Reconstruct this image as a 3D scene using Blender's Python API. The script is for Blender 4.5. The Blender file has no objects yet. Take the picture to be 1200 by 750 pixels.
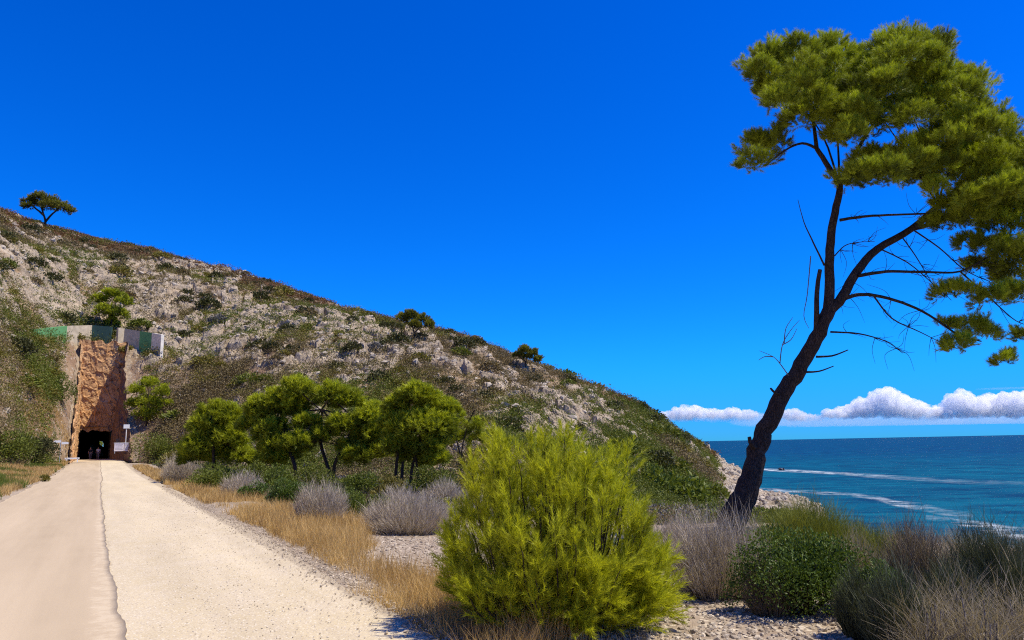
import bpy, math, random
import numpy as np
from mathutils import Matrix, Vector

R = np.random.default_rng(11)
random.seed(11)
C = bpy.context.scene.collection
sc = bpy.context.scene
rad = math.radians

# ------------------------------------------------------------------ camera geometry
F_PX, PITCH, ROLL, EYE = 880.0, rad(9.43), rad(1.135), 1.6

def ray(px, py):
    a = (px - 600) / F_PX; b = (375 - py) / F_PX
    a2 = a * math.cos(ROLL) + b * math.sin(ROLL); b2 = -a * math.sin(ROLL) + b * math.cos(ROLL)
    return np.array([a2, math.cos(PITCH) - math.sin(PITCH) * b2, math.sin(PITCH) + math.cos(PITCH) * b2])

def at(px, py, d):                 # world point seen at a photo position, d metres in front
    r = ray(px, py); return r * d / r[1] + np.array([0, 0, EYE])

def onz(px, py, z=0.0):            # where that sight line meets height z
    r = ray(px, py); return r * (z - EYE) / r[2] + np.array([0, 0, EYE])

# ------------------------------------------------------------------ numpy noise
def _h(ix, iy, k):
    v = (ix.astype(np.int64) * 374761393 + iy.astype(np.int64) * 668265263 + k * 974711) & 0x7fffffff
    v = ((v ^ (v >> 13)) * 1274126177) & 0x7fffffff
    v = ((v ^ (v >> 16)) * 2246822519) & 0x7fffffff
    return ((v ^ (v >> 15)) & 0xffffff) / float(0xffffff)

def vnoise(x, y, k=0):
    ix = np.floor(x); iy = np.floor(y); fx = x - ix; fy = y - iy
    fx = fx * fx * (3 - 2 * fx); fy = fy * fy * (3 - 2 * fy)
    a = _h(ix, iy, k); b = _h(ix + 1, iy, k); c = _h(ix, iy + 1, k); d = _h(ix + 1, iy + 1, k)
    return (a * (1 - fx) + b * fx) * (1 - fy) + (c * (1 - fx) + d * fx) * fy

def fbm(x, y, k=0, o=4):
    s = 0; a = .5; n = 0
    for i in range(o):
        s = s + a * vnoise(x, y, k + i); n += a; a *= .5; x = x * 2.03 + 7.1; y = y * 2.03 + 3.7
    return s / n

def voro(x, y, k=0):
    ix = np.floor(x); iy = np.floor(y)
    f1 = np.full(x.shape, 9.); f2 = np.full(x.shape, 9.); cid = np.zeros(x.shape)
    for dx in (-1, 0, 1):
        for dy in (-1, 0, 1):
            cx = ix + dx; cy = iy + dy
            px = cx + _h(cx, cy, k); py = cy + _h(cx, cy, k + 1)
            d = np.hypot(px - x, py - y); r = _h(cx, cy, k + 2)
            n1 = d < f1
            f2 = np.where(n1, f1, np.minimum(f2, d)); cid = np.where(n1, r, cid); f1 = np.where(n1, d, f1)
    return f1, f2, cid

def ss(a, b, x):
    if a > b: return 1 - ss(b, a, x)
    t = np.clip((x - a) / (b - a), 0, 1); return t * t * (3 - 2 * t)

# ------------------------------------------------------------------ terrain
SEA = -12.4
RD = np.array([-0.479, 0.878]); RN = np.array([0.878, 0.479])     # along the path, to its right
def ts(x, y): return x * RD[0] + y * RD[1], x * RN[0] + y * RN[1]
def road_z(t): return .68 * ss(55, 132, t)
def rp(t, s, z=None):
    p = t * RD + s * RN; return np.array([p[0], p[1], road_z(t) if z is None else z])

# photo column (px, py of the skyline), then depth/height of: shelf edge, foot of slope, crest, back foot
ROWS = [
    (-500, 160, 20, .2, 30, .8, 190, None, 330, 60, .5),
    (-160, 208, 30, .2, 44, .6, 195, None, 330, 60, .5),
    (0, 251, 40, .2, 62, .7, 190, None, 300, 20, .45),
    (60, 268, 50, .3, 80, .7, 187, None, 280, 5, .45),
    (110, 278, 70, .4, 96, .7, 185, None, 270, -2, .5),
    (150, 286, 60, .2, 97, .3, 183, None, 268, -4, .5),
    (240, 312, 30, -.2, 90, -.6, 177, None, 270, -14, .4),
    (350, 345, 24, -.4, 80, -1.2, 165, None, 270, -14, .3),
    (450, 376, 18, -.3, 72, -1.6, 152, None, 260, -14, .25),
    (560, 405, 14, -.15, 66, -2.0, 141, None, 240, -16, .2),
    (650, 437, 14, -.15, 66, -2.4, 134, None, 220, -16, .2),
    (740, 470, 14, -.15, 72, -4, 131, None, 200, -16, .2),
    (800, 504, 14, -.1, 82, -5.2, 136, None, 190, -17, .2),
    (830, 527, 15, -.1, 88, -6.0, 146, None, 195, -17, .2),
    (852, 545, 15.5, -.1, 95, -6.8, 160, None, 205, -17, .25),
    (868, 553, 16, -.2, 100, -7.4, 172, None, 200, -17, .5),
    (884, 577, 16, -.2, 100, -7.8, 150, None, 166, -17, .5),
    (930, 582, 16, -.2, 100, -8.4, 136, None, 146, -17, .5),
    (960, 596, 16, -.3, 98, -9.4, 124, None, 132, -17, .5),
    (975, 612, 16, -.3, 92, -10.2, 112, -11.8, 120, -17, .3),
    (1010, 640, 15, -.3, 60, -9.5, 84, -13, 95, -17, .2),
    (1200, 640, 13, -.3, 40, -8.5, 60, -13, 72, -17, .2),
    (1600, 640, 13, -.3, 34, -8.5, 50, -13, 65, -17, .2),
]
_T = []
for px, py, dA, zA, dF, zF, dR, zR, dB, zB, cc in ROWS:
    r = ray(px, py); u = r[0] / r[1]
    _T.append((u, dA, zA, dF, zF, dR, EYE + r[2] / r[1] * dR if zR is None else zR, dB, zB, cc))
_T = np.array(_T)

def terrain(x, y, fine=True):
    x = np.asarray(x, float); y = np.asarray(y, float)
    r = np.hypot(x, y) + 1e-6
    th = np.clip(np.arctan2(x, y), -rad(58), rad(58))
    u = np.tan(th); d = r * np.cos(th)
    wob = (fbm(u * 9 + 20, u * 0 + 3, 90, 3) - .5)
    dA, zA, dF, zF, dR, zR, dB, zB, cc = [np.interp(u, _T[:, 0], _T[:, i]) for i in range(1, 10)]
    zR = zR + wob * .012 * dR * ((u < .23) & True)
    a = np.clip(d / dA, 0, 1)
    z1 = zA * a * a
    a2 = np.clip((d - dA) / (dF - dA), 0, 1); z2 = zA + (zF - zA) * a2
    t = np.clip((d - dF) / (dR - dF), 0, 1); z3 = zF + (zR - zF) * (t + cc * t * (1 - t))
    a4 = np.clip((d - dR) / (dB - dR), 0, None); z4 = zR + (zB - zR) * np.minimum(a4, 1) * (.35 + .65 * np.minimum(a4, 1)) - np.maximum(a4 - 1, 0) * 4
    z = np.where(d < dA, z1, np.where(d < dF, z2, np.where(d < dR, z3, z4)))
    z = np.maximum(z, -24)
    hill = d > dF
    e = np.clip(((z - EYE) / d - (zF - EYE) / dF) / np.maximum((zR - EYE) / dR - (zF - EYE) / dF, .01), 0, 1)
    e = np.where(d > dR, 1, e)
    shore = (u > .262) & (d > dF - 4)
    # broad relief
    k = ss(0, 12, d - dF + 6) * (1 - .6 * ss(.9, 1, t)) * np.where(u > .3, .25, 1)
    z = z + k * ((fbm(x / 17, y / 17, 3) - .5) * 4.2 + (fbm(x / 6, y / 6, 13) - .5) * 1.6)
    z = z + (fbm(x / 2.3, y / 2.3, 33, 3) - .5) * .12 * ss(3, 8, d)
    # rock cover
    n1 = fbm(x / 11, y / 11, 50, 5) * .75 + vnoise(x / 1.7, y / 1.7, 57) * .25
    band = ss(.42, .62, e) * (1 - ss(.86, .95, e)) * np.where(d > dR, 0, 1)
    band = band * (1 - .5 * ss(.08, .2, u) * (1 - ss(.5, .7, e)))
    val = n1 + (.12 + .06 * ss(-.05, -.3, u)) * band - .085 - .03 * ss(.0, .2, u) * (1 - band)
    val = val - .09 * ss(-.50, -.60, u) * (1 - ss(.55, .7, e))
    rock = np.where(hill, ss(.51, .57, val), 0)
    rock = np.where(shore, 1, rock)
    if fine:
        wx = x + (vnoise(x / 1.5, y / 1.5, 61) - .5) * 1.2; wy = y + (vnoise(x / 1.5, y / 1.5, 62) - .5) * 1.2
        f1, f2, cid = voro(wx / 3.2, wy / 3.6, 70)
        crack = ss(0, .22, f2 - f1)
        g1, g2, gid = voro(wx / .75, wy / .9, 80)
        crack2 = ss(0, .25, g2 - g1)
        hb = (cid * 1.2 + .2) * crack + (gid * .36) * crack2 - .2
        z = z + hb * rock * np.where(shore, .6, 1.) * np.where(hill, 1, .3)
        z = z + np.where(hill, (1 - rock) * (vnoise(x / .8, y / .8, 99) - .5) * .3, 0)
    # path formation
    tt, s = ts(x, y)
    w = 1 - ss(3.5, 8.0, np.abs(s + .1))
    w = w * (1 - ss(99, 107, tt)) * ss(-40, -30, tt) * (tt > -40)
    w2 = (1 - ss(3.5, 7.5, np.abs(s + .8))) * ss(298, 306, tt)
    w = np.maximum(w, w2)
    z = z * (1 - w) + (road_z(tt) - .07) * w
    return z, dict(t=t, e=e, rock=rock * (1 - w), hill=hill & (w < .6), shore=shore, u=u, d=d, dF=dF, dR=dR, w=w)

def H(x, y):
    return terrain(np.atleast_1d(x), np.atleast_1d(y))[0]
def hz(x, y): return float(H(x, y)[0])

def hit(px, py, d0=20, d1=400):    # first terrain point on a sight line
    ds = np.linspace(d0, d1, 3000); r = ray(px, py); P = r[None, :] * (ds / r[1])[:, None]
    z = terrain(P[:, 0], P[:, 1])[0]
    k = np.where(z >= P[:, 2] + EYE)[0]
    i = k[0] if len(k) else int(np.argmin(np.abs(P[:, 2] + EYE - z)))
    return np.array([P[i, 0], P[i, 1], z[i]]), ds[i]

# ------------------------------------------------------------------ mesh helpers
def mesh_from(name, V, polys, mats, smooth=False, attrs=None, midx=None):
    """V (n,3); polys: list of int arrays (m,k)"""
    me = bpy.data.meshes.new(name)
    V = np.asarray(V, np.float32); polys = [np.asarray(p, np.int32) for p in polys if len(p)]
    me.vertices.add(len(V)); me.vertices.foreach_set('co', V.ravel())
    loops = np.concatenate([p.ravel() for p in polys]); me.loops.add(len(loops)); me.loops.foreach_set('vertex_index', loops)
    tot = np.concatenate([np.full(len(p), p.shape[1], np.int32) for p in polys])
    st = np.concatenate([[0], np.cumsum(tot)[:-1]]).astype(np.int32)
    me.polygons.add(len(tot)); me.polygons.foreach_set('loop_start', st); me.polygons.foreach_set('loop_total', tot)
    me.polygons.foreach_set('use_smooth', np.full(len(tot), smooth))
    for m in (mats if isinstance(mats, (list, tuple)) else [mats]): me.materials.append(m)
    if midx is not None: me.polygons.foreach_set('material_index', np.asarray(midx, np.int32))
    if attrs:
        for k, v in attrs.items():
            a = me.attributes.new(k, 'FLOAT', 'POINT'); a.data.foreach_set('value', np.asarray(v, np.float32))
    me.update(calc_edges=True); me.validate()
    return me

def link(name, me, parent=None, loc=None):
    o = bpy.data.objects.new(name, me); C.objects.link(o)
    if parent: o.parent = parent
    if loc is not None: o.location = loc
    return o

def tag(o, label=None, cat=None, group=None, kind=None):
    if label: o['label'] = label
    if cat: o['category'] = cat
    if group: o['group'] = group
    if kind: o['kind'] = kind
    return o

def empty(name, loc, label, cat, group=None):
    o = bpy.data.objects.new(name, None); C.objects.link(o); o.location = loc; o.empty_display_size = .2
    return tag(o, label, cat, group)

class MB:
    """collects verts and faces with uniform handling"""
    def __init__(s): s.V = []; s.Q = []; s.T = []; s.A = []; s.n = 0
    def add(s, V, F, a=None):
        V = np.asarray(V, float); F = np.asarray(F, int)
        (s.Q if F.shape[1] == 4 else s.T).append(F + s.n)
        s.V.append(V); s.A.append(np.zeros(len(V)) if a is None else np.broadcast_to(a, (len(V),))); s.n += len(V)
    def box(s, c, h, rot=None):
        c = np.asarray(c, float); h = np.asarray(h, float)
        P = np.array([[x, y, z] for x in (-1, 1) for y in (-1, 1) for z in (-1, 1)]) * h
        if rot is not None: P = P @ np.asarray(rot).T
        s.add(P + c, [[0, 1, 3, 2], [4, 6, 7, 5], [0, 4, 5, 1], [2, 3, 7, 6], [0, 2, 6, 4], [1, 5, 7, 3]])
    def tube(s, pts, rr, n=7):
        pts = np.asarray(pts, float); m = len(pts); rr = np.broadcast_to(np.asarray(rr, float), (m,))
        T = np.gradient(pts, axis=0); T /= np.linalg.norm(T, axis=1)[:, None] + 1e-9
        ref = np.array([.31, .89, .17]); 
        if abs(T[0] @ ref) > .9: ref = np.array([1., 0, 0])
        A = np.cross(T, ref); A /= np.linalg.norm(A, axis=1)[:, None] + 1e-9; B = np.cross(T, A)
        ang = np.arange(n) * 2 * math.pi / n
        V = pts[:, None, :] + rr[:, None, None] * (A[:, None, :] * np.cos(ang)[None, :, None] + B[:, None, :] * np.sin(ang)[None, :, None])
        i, j = np.meshgrid(np.arange(m - 1), np.arange(n), indexing='ij'); j2 = (j + 1) % n
        F = np.stack([i * n + j, i * n + j2, (i + 1) * n + j2, (i + 1) * n + j], -1).reshape(-1, 4)
        s.add(V.reshape(-1, 3), F)
        for k0 in (0, (m - 1) * n):        # caps
            s.add(np.vstack([V.reshape(-1, 3)[k0:k0 + n], pts[0 if k0 == 0 else -1]]), [[q, (q + 1) % n, n] for q in range(n)])
    def build(s, name, mat, parent=None, origin=None, smooth=False):
        V = np.concatenate(s.V); 
        if origin is not None: V = V - np.asarray(origin)
        me = mesh_from(name, V, [np.concatenate(q) for q in (s.Q, s.T) if q], mat, smooth, {'v': np.concatenate(s.A)})
        return link(name, me, parent)

def unit(a): return a / (np.linalg.norm(a, axis=-1, keepdims=True) + 1e-9)
def rnd(*s): return R.random(s)
def rdir(n): return unit(R.normal(size=(n, 3)))

def smooth_line(P, k=4):
    P = np.asarray(P, float); n = len(P); t = np.arange(n); tt = np.linspace(0, n - 1, (n - 1) * k + 1); out = []
    for x in tt:
        i = min(int(x), n - 2); f = x - i
        p0, p1, p2, p3 = P[max(i - 1, 0)], P[i], P[i + 1], P[min(i + 2, n - 1)]
        out.append(.5 * (2 * p1 + (p2 - p0) * f + (2 * p0 - 5 * p1 + 4 * p2 - p3) * f * f + (3 * p1 - p0 - 3 * p2 + p3) * f ** 3))
    return np.array(out)

def needles(P, D, L, K, nl, nw, a0=.35, a1=1.1, var=None):
    """K thin triangles along each shoot (base P, direction D, length L)"""
    n = len(P); L = np.broadcast_to(L, (n,))
    f = rnd(n, K); base = P[:, None] + D[:, None] * (L[:, None] * f)[..., None]
    q = R.normal(size=(n, K, 3)); q -= (q * D[:, None]).sum(-1, keepdims=True) * D[:, None]; q = unit(q)
    a = a0 + (a1 - a0) * rnd(n, K) * (1.15 - .6 * f)
    N = D[:, None] * np.cos(a)[..., None] + q * np.sin(a)[..., None]
    side = unit(np.cross(N, R.normal(size=(n, K, 3)))) * nw * .5
    l = nl * (.7 + .6 * rnd(n, K))[..., None]
    V = np.stack([base - side, base + side, base + N * l], 2).reshape(-1, 3)
    v = (rnd(n) if var is None else var)
    A = np.repeat(np.clip(v[:, None] + .25 * (rnd(n, K) - .5), 0, 1).ravel(), 3)
    return V, np.arange(len(V)).reshape(-1, 3), A

def leaves(P, N, ln, wd, var=None):
    """diamond leaves at P whose long axis is N"""
    n = len(P); ln = np.broadcast_to(ln, (n,))[:, None]; wd = np.broadcast_to(wd, (n,))[:, None]
    side = unit(np.cross(N, R.normal(size=(n, 3)))) * wd * .5
    up = unit(np.cross(N, side)) * wd * .12
    V = np.stack([P, P + N * ln * .45 + side + up, P + N * ln, P + N * ln * .45 - side + up], 1).reshape(-1, 3)
    v = rnd(n) if var is None else var
    return V, np.arange(n * 4).reshape(-1, 4), np.repeat(v, 4)

def blades(P, D, L, w, bend, segs=3, var=None):
    """flat tapering ribbons, bending over towards a random side"""
    n = len(P); L = np.broadcast_to(L, (n,)); w = np.broadcast_to(w, (n,))
    b = unit(R.normal(size=(n, 3)) * [1, 1, .2]); side = unit(np.cross(D, R.normal(size=(n, 3))))
    bend = np.broadcast_to(bend, (n,))
    rows = []
    for i in range(segs + 1):
        f = i / segs; c = P + D * (L * f)[:, None] + b * (bend * L * f * f)[:, None] - np.array([0, 0, 1]) * (bend * L * f ** 3 * .35)[:, None]
        ww = (w * (1 - .85 * f) * .5)[:, None] * side
        rows += [c - ww, c + ww]
    V = np.stack(rows, 1); k = 2 * (segs + 1); o = (np.arange(n) * k)[:, None]
    F = np.concatenate([np.stack([o[:, 0] + 2 * i, o[:, 0] + 2 * i + 1, o[:, 0] + 2 * i + 3, o[:, 0] + 2 * i + 2], 1) for i in range(segs)])
    v = rnd(n) if var is None else var
    return V.reshape(-1, 3), F, np.repeat(v, k)

ICO_V = None
def ico():
    p = (1 + 5 ** .5) / 2
    v = unit(np.array([[-1, p, 0], [1, p, 0], [-1, -p, 0], [1, -p, 0], [0, -1, p], [0, 1, p], [0, -1, -p], [0, 1, -p], [p, 0, -1], [p, 0, 1], [-p, 0, -1], [-p, 0, 1]], float))
    f = np.array([[0, 11, 5], [0, 5, 1], [0, 1, 7], [0, 7, 10], [0, 10, 11], [1, 5, 9], [5, 11, 4], [11, 10, 2], [10, 7, 6], [7, 1, 8], [3, 9, 4], [3, 4, 2], [3, 2, 6], [3, 6, 8], [3, 8, 9], [4, 9, 5], [2, 4, 11], [6, 2, 10], [8, 6, 7], [9, 8, 1]])
    return v, f
IV, IF = ico()
def stones(P, size, flat=.55):
    n = len(P); V = IV[None] * (.65 + .6 * rnd(n, 12))[..., None]
    V = V * np.stack([.7 + .7 * rnd(n), .6 + .5 * rnd(n), flat * (.7 + .6 * rnd(n))], 1)[:, None]
    a = rnd(n) * 6.283; c, s_ = np.cos(a)[:, None], np.sin(a)[:, None]
    b = (rnd(n) - .5) * .9; cb, sb = np.cos(b)[:, None], np.sin(b)[:, None]
    x, y, z = V[..., 0], V[..., 1], V[..., 2]
    x, z = x * cb - z * sb, x * sb + z * cb
    V = np.stack([x * c - y * s_, x * s_ + y * c, z], -1) * np.broadcast_to(size, (n,))[:, None, None] + P[:, None]
    F = (IF[None] + (np.arange(n) * 12)[:, None, None]).reshape(-1, 3)
    return V.reshape(-1, 3), F, np.repeat(rnd(n), 12)

def to_mesh(name, parts, mat, smooth=False):
    V = []; Q = []; T = []; A = []; n = 0
    for v, f, a in parts:
        (Q if f.shape[1] == 4 else T).append(f + n); V.append(v); A.append(a); n += len(v)
    return mesh_from(name, np.concatenate(V), [np.concatenate(q) for q in (Q, T) if q], mat, smooth, {'v': np.concatenate(A)})

# ------------------------------------------------------------------ materials
def newmat(name):
    m = bpy.data.materials.new(name); m.use_nodes = True; nt = m.node_tree; nt.nodes.clear()
    return m, nt, nt.nodes, nt.links

def N(nt, t, **kw):
    n = nt.nodes.new(t)
    for k, v in kw.items():
        if k in n.inputs: n.inputs[k].default_value = v
        else: setattr(n, k, v)
    return n

def mixc(nt, fac, a, b, bt='MIX'):
    m = nt.nodes.new('ShaderNodeMix'); m.data_type = 'RGBA'; m.blend_type = bt
    for s, v in ((m.inputs[0], fac), (m.inputs[6], a), (m.inputs[7], b)):
        if hasattr(v, 'links'): nt.links.new(v, s)
        elif isinstance(v, (int, float)): s.default_value = v
        else: s.default_value = (*v, 1)
    return m.outputs[2]

def ramp(nt, src, *stops):
    r = nt.nodes.new('ShaderNodeValToRGB'); el = r.color_ramp.elements
    while len(el) < len(stops): el.new(.5)
    for e, (p, c) in zip(el, stops):
        e.position = p; e.color = (*(c if isinstance(c, tuple) else (c, c, c)), 1)
    nt.links.new(src, r.inputs[0]); return r.outputs[0]

def noise(nt, scale, detail=4, rough=.55, coord='Object', vec=None, dist=0):
    if vec is None:
        vec = nt.nodes.new('ShaderNodeTexCoord').outputs[coord]
    n = N(nt, 'ShaderNodeTexNoise', Scale=scale, Detail=detail, Roughness=rough, Distortion=dist); nt.links.new(vec, n.inputs['Vector'])
    return n.outputs['Fac']

def attr(nt, name):
    a = nt.nodes.new('ShaderNodeAttribute'); a.attribute_name = name; return a.outputs['Fac']

def out(nt, sh):
    o = nt.nodes.new('ShaderNodeOutputMaterial'); nt.links.new(sh, o.inputs[0]); return o

def bump(nt, h, strength, dist, normal=None):
    b = N(nt, 'ShaderNodeBump', Strength=strength, Distance=dist); nt.links.new(h, b.inputs['Height'])
    if normal: nt.links.new(normal, b.inputs['Normal'])
    return b.outputs[0]

def leafmat(name, c0, c1, trans=.25, spec=.25, rough=.55, nscale=1.2, dead=None):
    m, nt, n, l = newmat(name)
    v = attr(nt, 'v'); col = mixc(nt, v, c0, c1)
    nz = noise(nt, nscale, 3); col = mixc(nt, ramp(nt, nz, (.35, 0.), (.7, 1.)), col, mixc(nt, .55, col, c1))
    if dead:
        col = mixc(nt, ramp(nt, noise(nt, nscale * 2.7, 2), (.62, 0.), (.72, .8)), col, dead)
    p = N(nt, 'ShaderNodeBsdfPrincipled', Roughness=rough); p.inputs['Specular IOR Level'].default_value = spec
    l.new(col, p.inputs['Base Color'])
    tr = N(nt, 'ShaderNodeBsdfTranslucent'); l.new(mixc(nt, 1., col, (1.25, 1.2, .55), 'MULTIPLY'), tr.inputs[0])
    mx = N(nt, 'ShaderNodeMixShader', Fac=trans); l.new(p.outputs[0], mx.inputs[1]); l.new(tr.outputs[0], mx.inputs[2])
    out(nt, mx.outputs[0]); return m

def simplemat(name, col, rough=.7, var=.25, scale=3., bmp=0., metal=0., spec=.4):
    m, nt, n, l = newmat(name)
    nz = noise(nt, scale, 5)
    c = mixc(nt, ramp(nt, nz, (.3, 0.), (.7, 1.)), tuple(x * (1 - var) for x in col), tuple(min(1, x * (1 + var)) for x in col))
    p = N(nt, 'ShaderNodeBsdfPrincipled', Roughness=rough, Metallic=metal); p.inputs['Specular IOR Level'].default_value = spec
    l.new(c, p.inputs['Base Color'])
    if bmp: l.new(bump(nt, nz, .8, bmp), p.inputs['Normal'])
    out(nt, p.outputs[0]); return m

M = {}
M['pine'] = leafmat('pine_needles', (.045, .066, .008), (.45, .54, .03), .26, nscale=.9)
M['pine_mid'] = leafmat('pine_foliage', (.055, .085, .008), (.46, .51, .026), .32, nscale=.6)
M['pine_far'] = leafmat('far_pine_foliage', (.07, .08, .014), (.27, .26, .03), .3, nscale=.35)
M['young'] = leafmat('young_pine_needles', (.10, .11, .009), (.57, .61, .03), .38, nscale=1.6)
M['lentisk'] = leafmat('lentisk_leaves', (.026, .052, .008), (.13, .20, .028), .25, .3, .5, nscale=3)
M['broom_green'] = leafmat('green_broom', (.06, .08, .012), (.26, .28, .04), .25)
M['broom_dark'] = leafmat('dark_broom', (.03, .042, .024), (.11, .13, .07), .15)
M['dead'] = leafmat('dead_broom', (.21, .165, .115), (.60, .525, .415), .1, .2)
M['dead_dark'] = leafmat('brown_twigs', (.09, .065, .04), (.27, .215, .14), .1, .2)
M['straw'] = leafmat('dry_grass', (.27, .15, .045), (.66, .47, .20), .3, .2)
M['straw_grey'] = leafmat('grey_dry_grass', (.15, .125, .085), (.42, .36, .26), .25, .2)
M['scrub_olive'] = leafmat('olive_scrub', (.06, .058, .013), (.29, .25, .05), .2, nscale=.12)
M['scrub_brown'] = leafmat('brown_scrub', (.09, .07, .03), (.28, .215, .10), .15, nscale=.12)
M['scrub_red'] = leafmat('rusty_scrub', (.12, .06, .025), (.25, .14, .06), .15, nscale=.12)
M['scrub_green'] = leafmat('green_maquis', (.038, .055, .009), (.19, .22, .026), .22, nscale=.12)
M['scrub_dark'] = leafmat('dark_scrub', (.028, .035, .012), (.095, .095, .028), .15, nscale=.3)
M['scrub_grey'] = leafmat('grey_scrub', (.06, .06, .055), (.20, .19, .17), .1, nscale=.3)
M['weed'] = leafmat('green_weeds', (.05, .08, .012), (.17, .21, .03), .3)
M['bark'] = None

def barkmat(name, a, b, sc_=9):
    m, nt, n, l = newmat(name)
    tc = nt.nodes.new('ShaderNodeTexCoord'); mp = N(nt, 'ShaderNodeMapping'); mp.inputs['Scale'].default_value = (1, 1, .3); l.new(tc.outputs['Object'], mp.inputs[0])
    vo = N(nt, 'ShaderNodeTexVoronoi', Scale=sc_ * 2.2); vo.feature = 'DISTANCE_TO_EDGE'; l.new(mp.outputs[0], vo.inputs['Vector'])
    nz = noise(nt, sc_, 6, .65, vec=mp.outputs[0])
    c = mixc(nt, ramp(nt, nz, (.3, 0.), (.7, 1.)), a, b)
    c = mixc(nt, ramp(nt, vo.outputs['Distance'], (.0, 1.), (.12, 0.)), c, tuple(x * .4 for x in a))
    p = N(nt, 'ShaderNodeBsdfPrincipled', Roughness=.9); p.inputs['Specular IOR Level'].default_value = .15; l.new(c, p.inputs['Base Color'])
    l.new(bump(nt, vo.outputs['Distance'], .9, .03, bump(nt, nz, .7, .03)), p.inputs['Normal']); out(nt, p.outputs[0]); return m
M['bark'] = barkmat('pine_bark', (.03, .022, .017), (.10, .07, .052), 15)
M['deadwood'] = barkmat('dead_wood', (.16, .14, .125), (.36, .33, .30), 20)

def hillmat(name, shore=False):
    m, nt, n, l = newmat(name)
    rk = attr(nt, 'rock')
    big = noise(nt, .09, 4); mid = noise(nt, .55, 6, .65); fin = noise(nt, 3.2, 6, .7)
    rc = mixc(nt, ramp(nt, mid, (.32, 0.), (.68, 1.)), (.25, .195, .13), (.56, .465, .335))
    rc = mixc(nt, ramp(nt, fin, (.34, .9), (.52, 0.)), rc, (.13, .11, .085))
    rc = mixc(nt, ramp(nt, noise(nt, .23, 4), (.55, 0.), (.75, .55)), rc, (.46, .33, .20))
    so = mixc(nt, ramp(nt, mid, (.3, 0.), (.7, 1.)), (.22, .145, .08), (.40, .29, .175))
    so = mixc(nt, ramp(nt, fin, (.45, 0.), (.75, .7)), so, (.40, .34, .25))
    so = mixc(nt, ramp(nt, big, (.45, 0.), (.62, .6)), so, (.21, .12, .075))
    # loose pale stones over the soil
    vo = N(nt, 'ShaderNodeTexVoronoi', Scale=1.7); l.new(nt.nodes.new('ShaderNodeTexCoord').outputs['Object'], vo.inputs['Vector'])
    so = mixc(nt, ramp(nt, vo.outputs['Distance'], (.22, .8), (.32, 0.)), so, (.46, .41, .34))
    c = mixc(nt, rk, so, rc)
    p = N(nt, 'ShaderNodeBsdfPrincipled', Roughness=.95); p.inputs['Specular IOR Level'].default_value = .1; l.new(c, p.inputs['Base Color'])
    l.new(bump(nt, fin, .8, .25, bump(nt, mid, .6, .5)), p.inputs['Normal']); out(nt, p.outputs[0]); return m
M['hill'] = hillmat('limestone_hillside')

def groundmat():
    m, nt, n, l = newmat('stony_ground')
    tc = nt.nodes.new('ShaderNodeTexCoord').outputs['Object']
    big = noise(nt, .25, 4); mid = noise(nt, 2.2, 6, .65); fin = noise(nt, 22, 5, .7)
    c = mixc(nt, ramp(nt, mid, (.3, 0.), (.7, 1.)), (.25, .19, .13), (.40, .33, .25))
    c = mixc(nt, ramp(nt, big, (.4, 0.), (.65, .7)), c, (.20, .145, .09))
    vo = N(nt, 'ShaderNodeTexVoronoi', Scale=14.); l.new(tc, vo.inputs['Vector'])
    vc = mixc(nt, ramp(nt, vo.outputs['Color'], (.2, 0.), (.8, 1.)), (.28, .225, .16), (.60, .52, .39))
    c = mixc(nt, ramp(nt, vo.outputs['Distance'], (.3, .85), (.5, 0.)), c, vc)
    p = N(nt, 'ShaderNodeBsdfPrincipled', Roughness=.95); p.inputs['Specular IOR Level'].default_value = .1; l.new(c, p.inputs['Base Color'])
    l.new(bump(nt, vo.outputs['Distance'], -.7, .03, bump(nt, fin, .5, .02)), p.inputs['Normal']); out(nt, p.outputs[0]); return m
M['ground'] = groundmat()

def stonemat(name, a, b):
    m, nt, n, l = newmat(name)
    c = mixc(nt, attr(nt, 'v'), a, b); c = mixc(nt, ramp(nt, noise(nt, 30, 4), (.35, .5), (.6, 0.)), c, tuple(x * .55 for x in a))
    p = N(nt, 'ShaderNodeBsdfPrincipled', Roughness=.9); p.inputs['Specular IOR Level'].default_value = .15; l.new(c, p.inputs['Base Color']); out(nt, p.outputs[0]); return m
M['stone'] = stonemat('pale_stones', (.25, .195, .14), (.64, .555, .42))
M['stone_grey'] = stonemat('grey_chippings', (.27, .215, .15), (.60, .51, .37))

# along/across path coordinates from object XY
def pathcoord(nt):
    tc = nt.nodes.new('ShaderNodeTexCoord').outputs['Object']
    mp = N(nt, 'ShaderNodeMapping'); mp.vector_type = 'POINT'; mp.inputs['Rotation'].default_value = (0, 0, -rad(28.6)); nt.links.new(tc, mp.inputs[0]); return mp.outputs[0]

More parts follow.
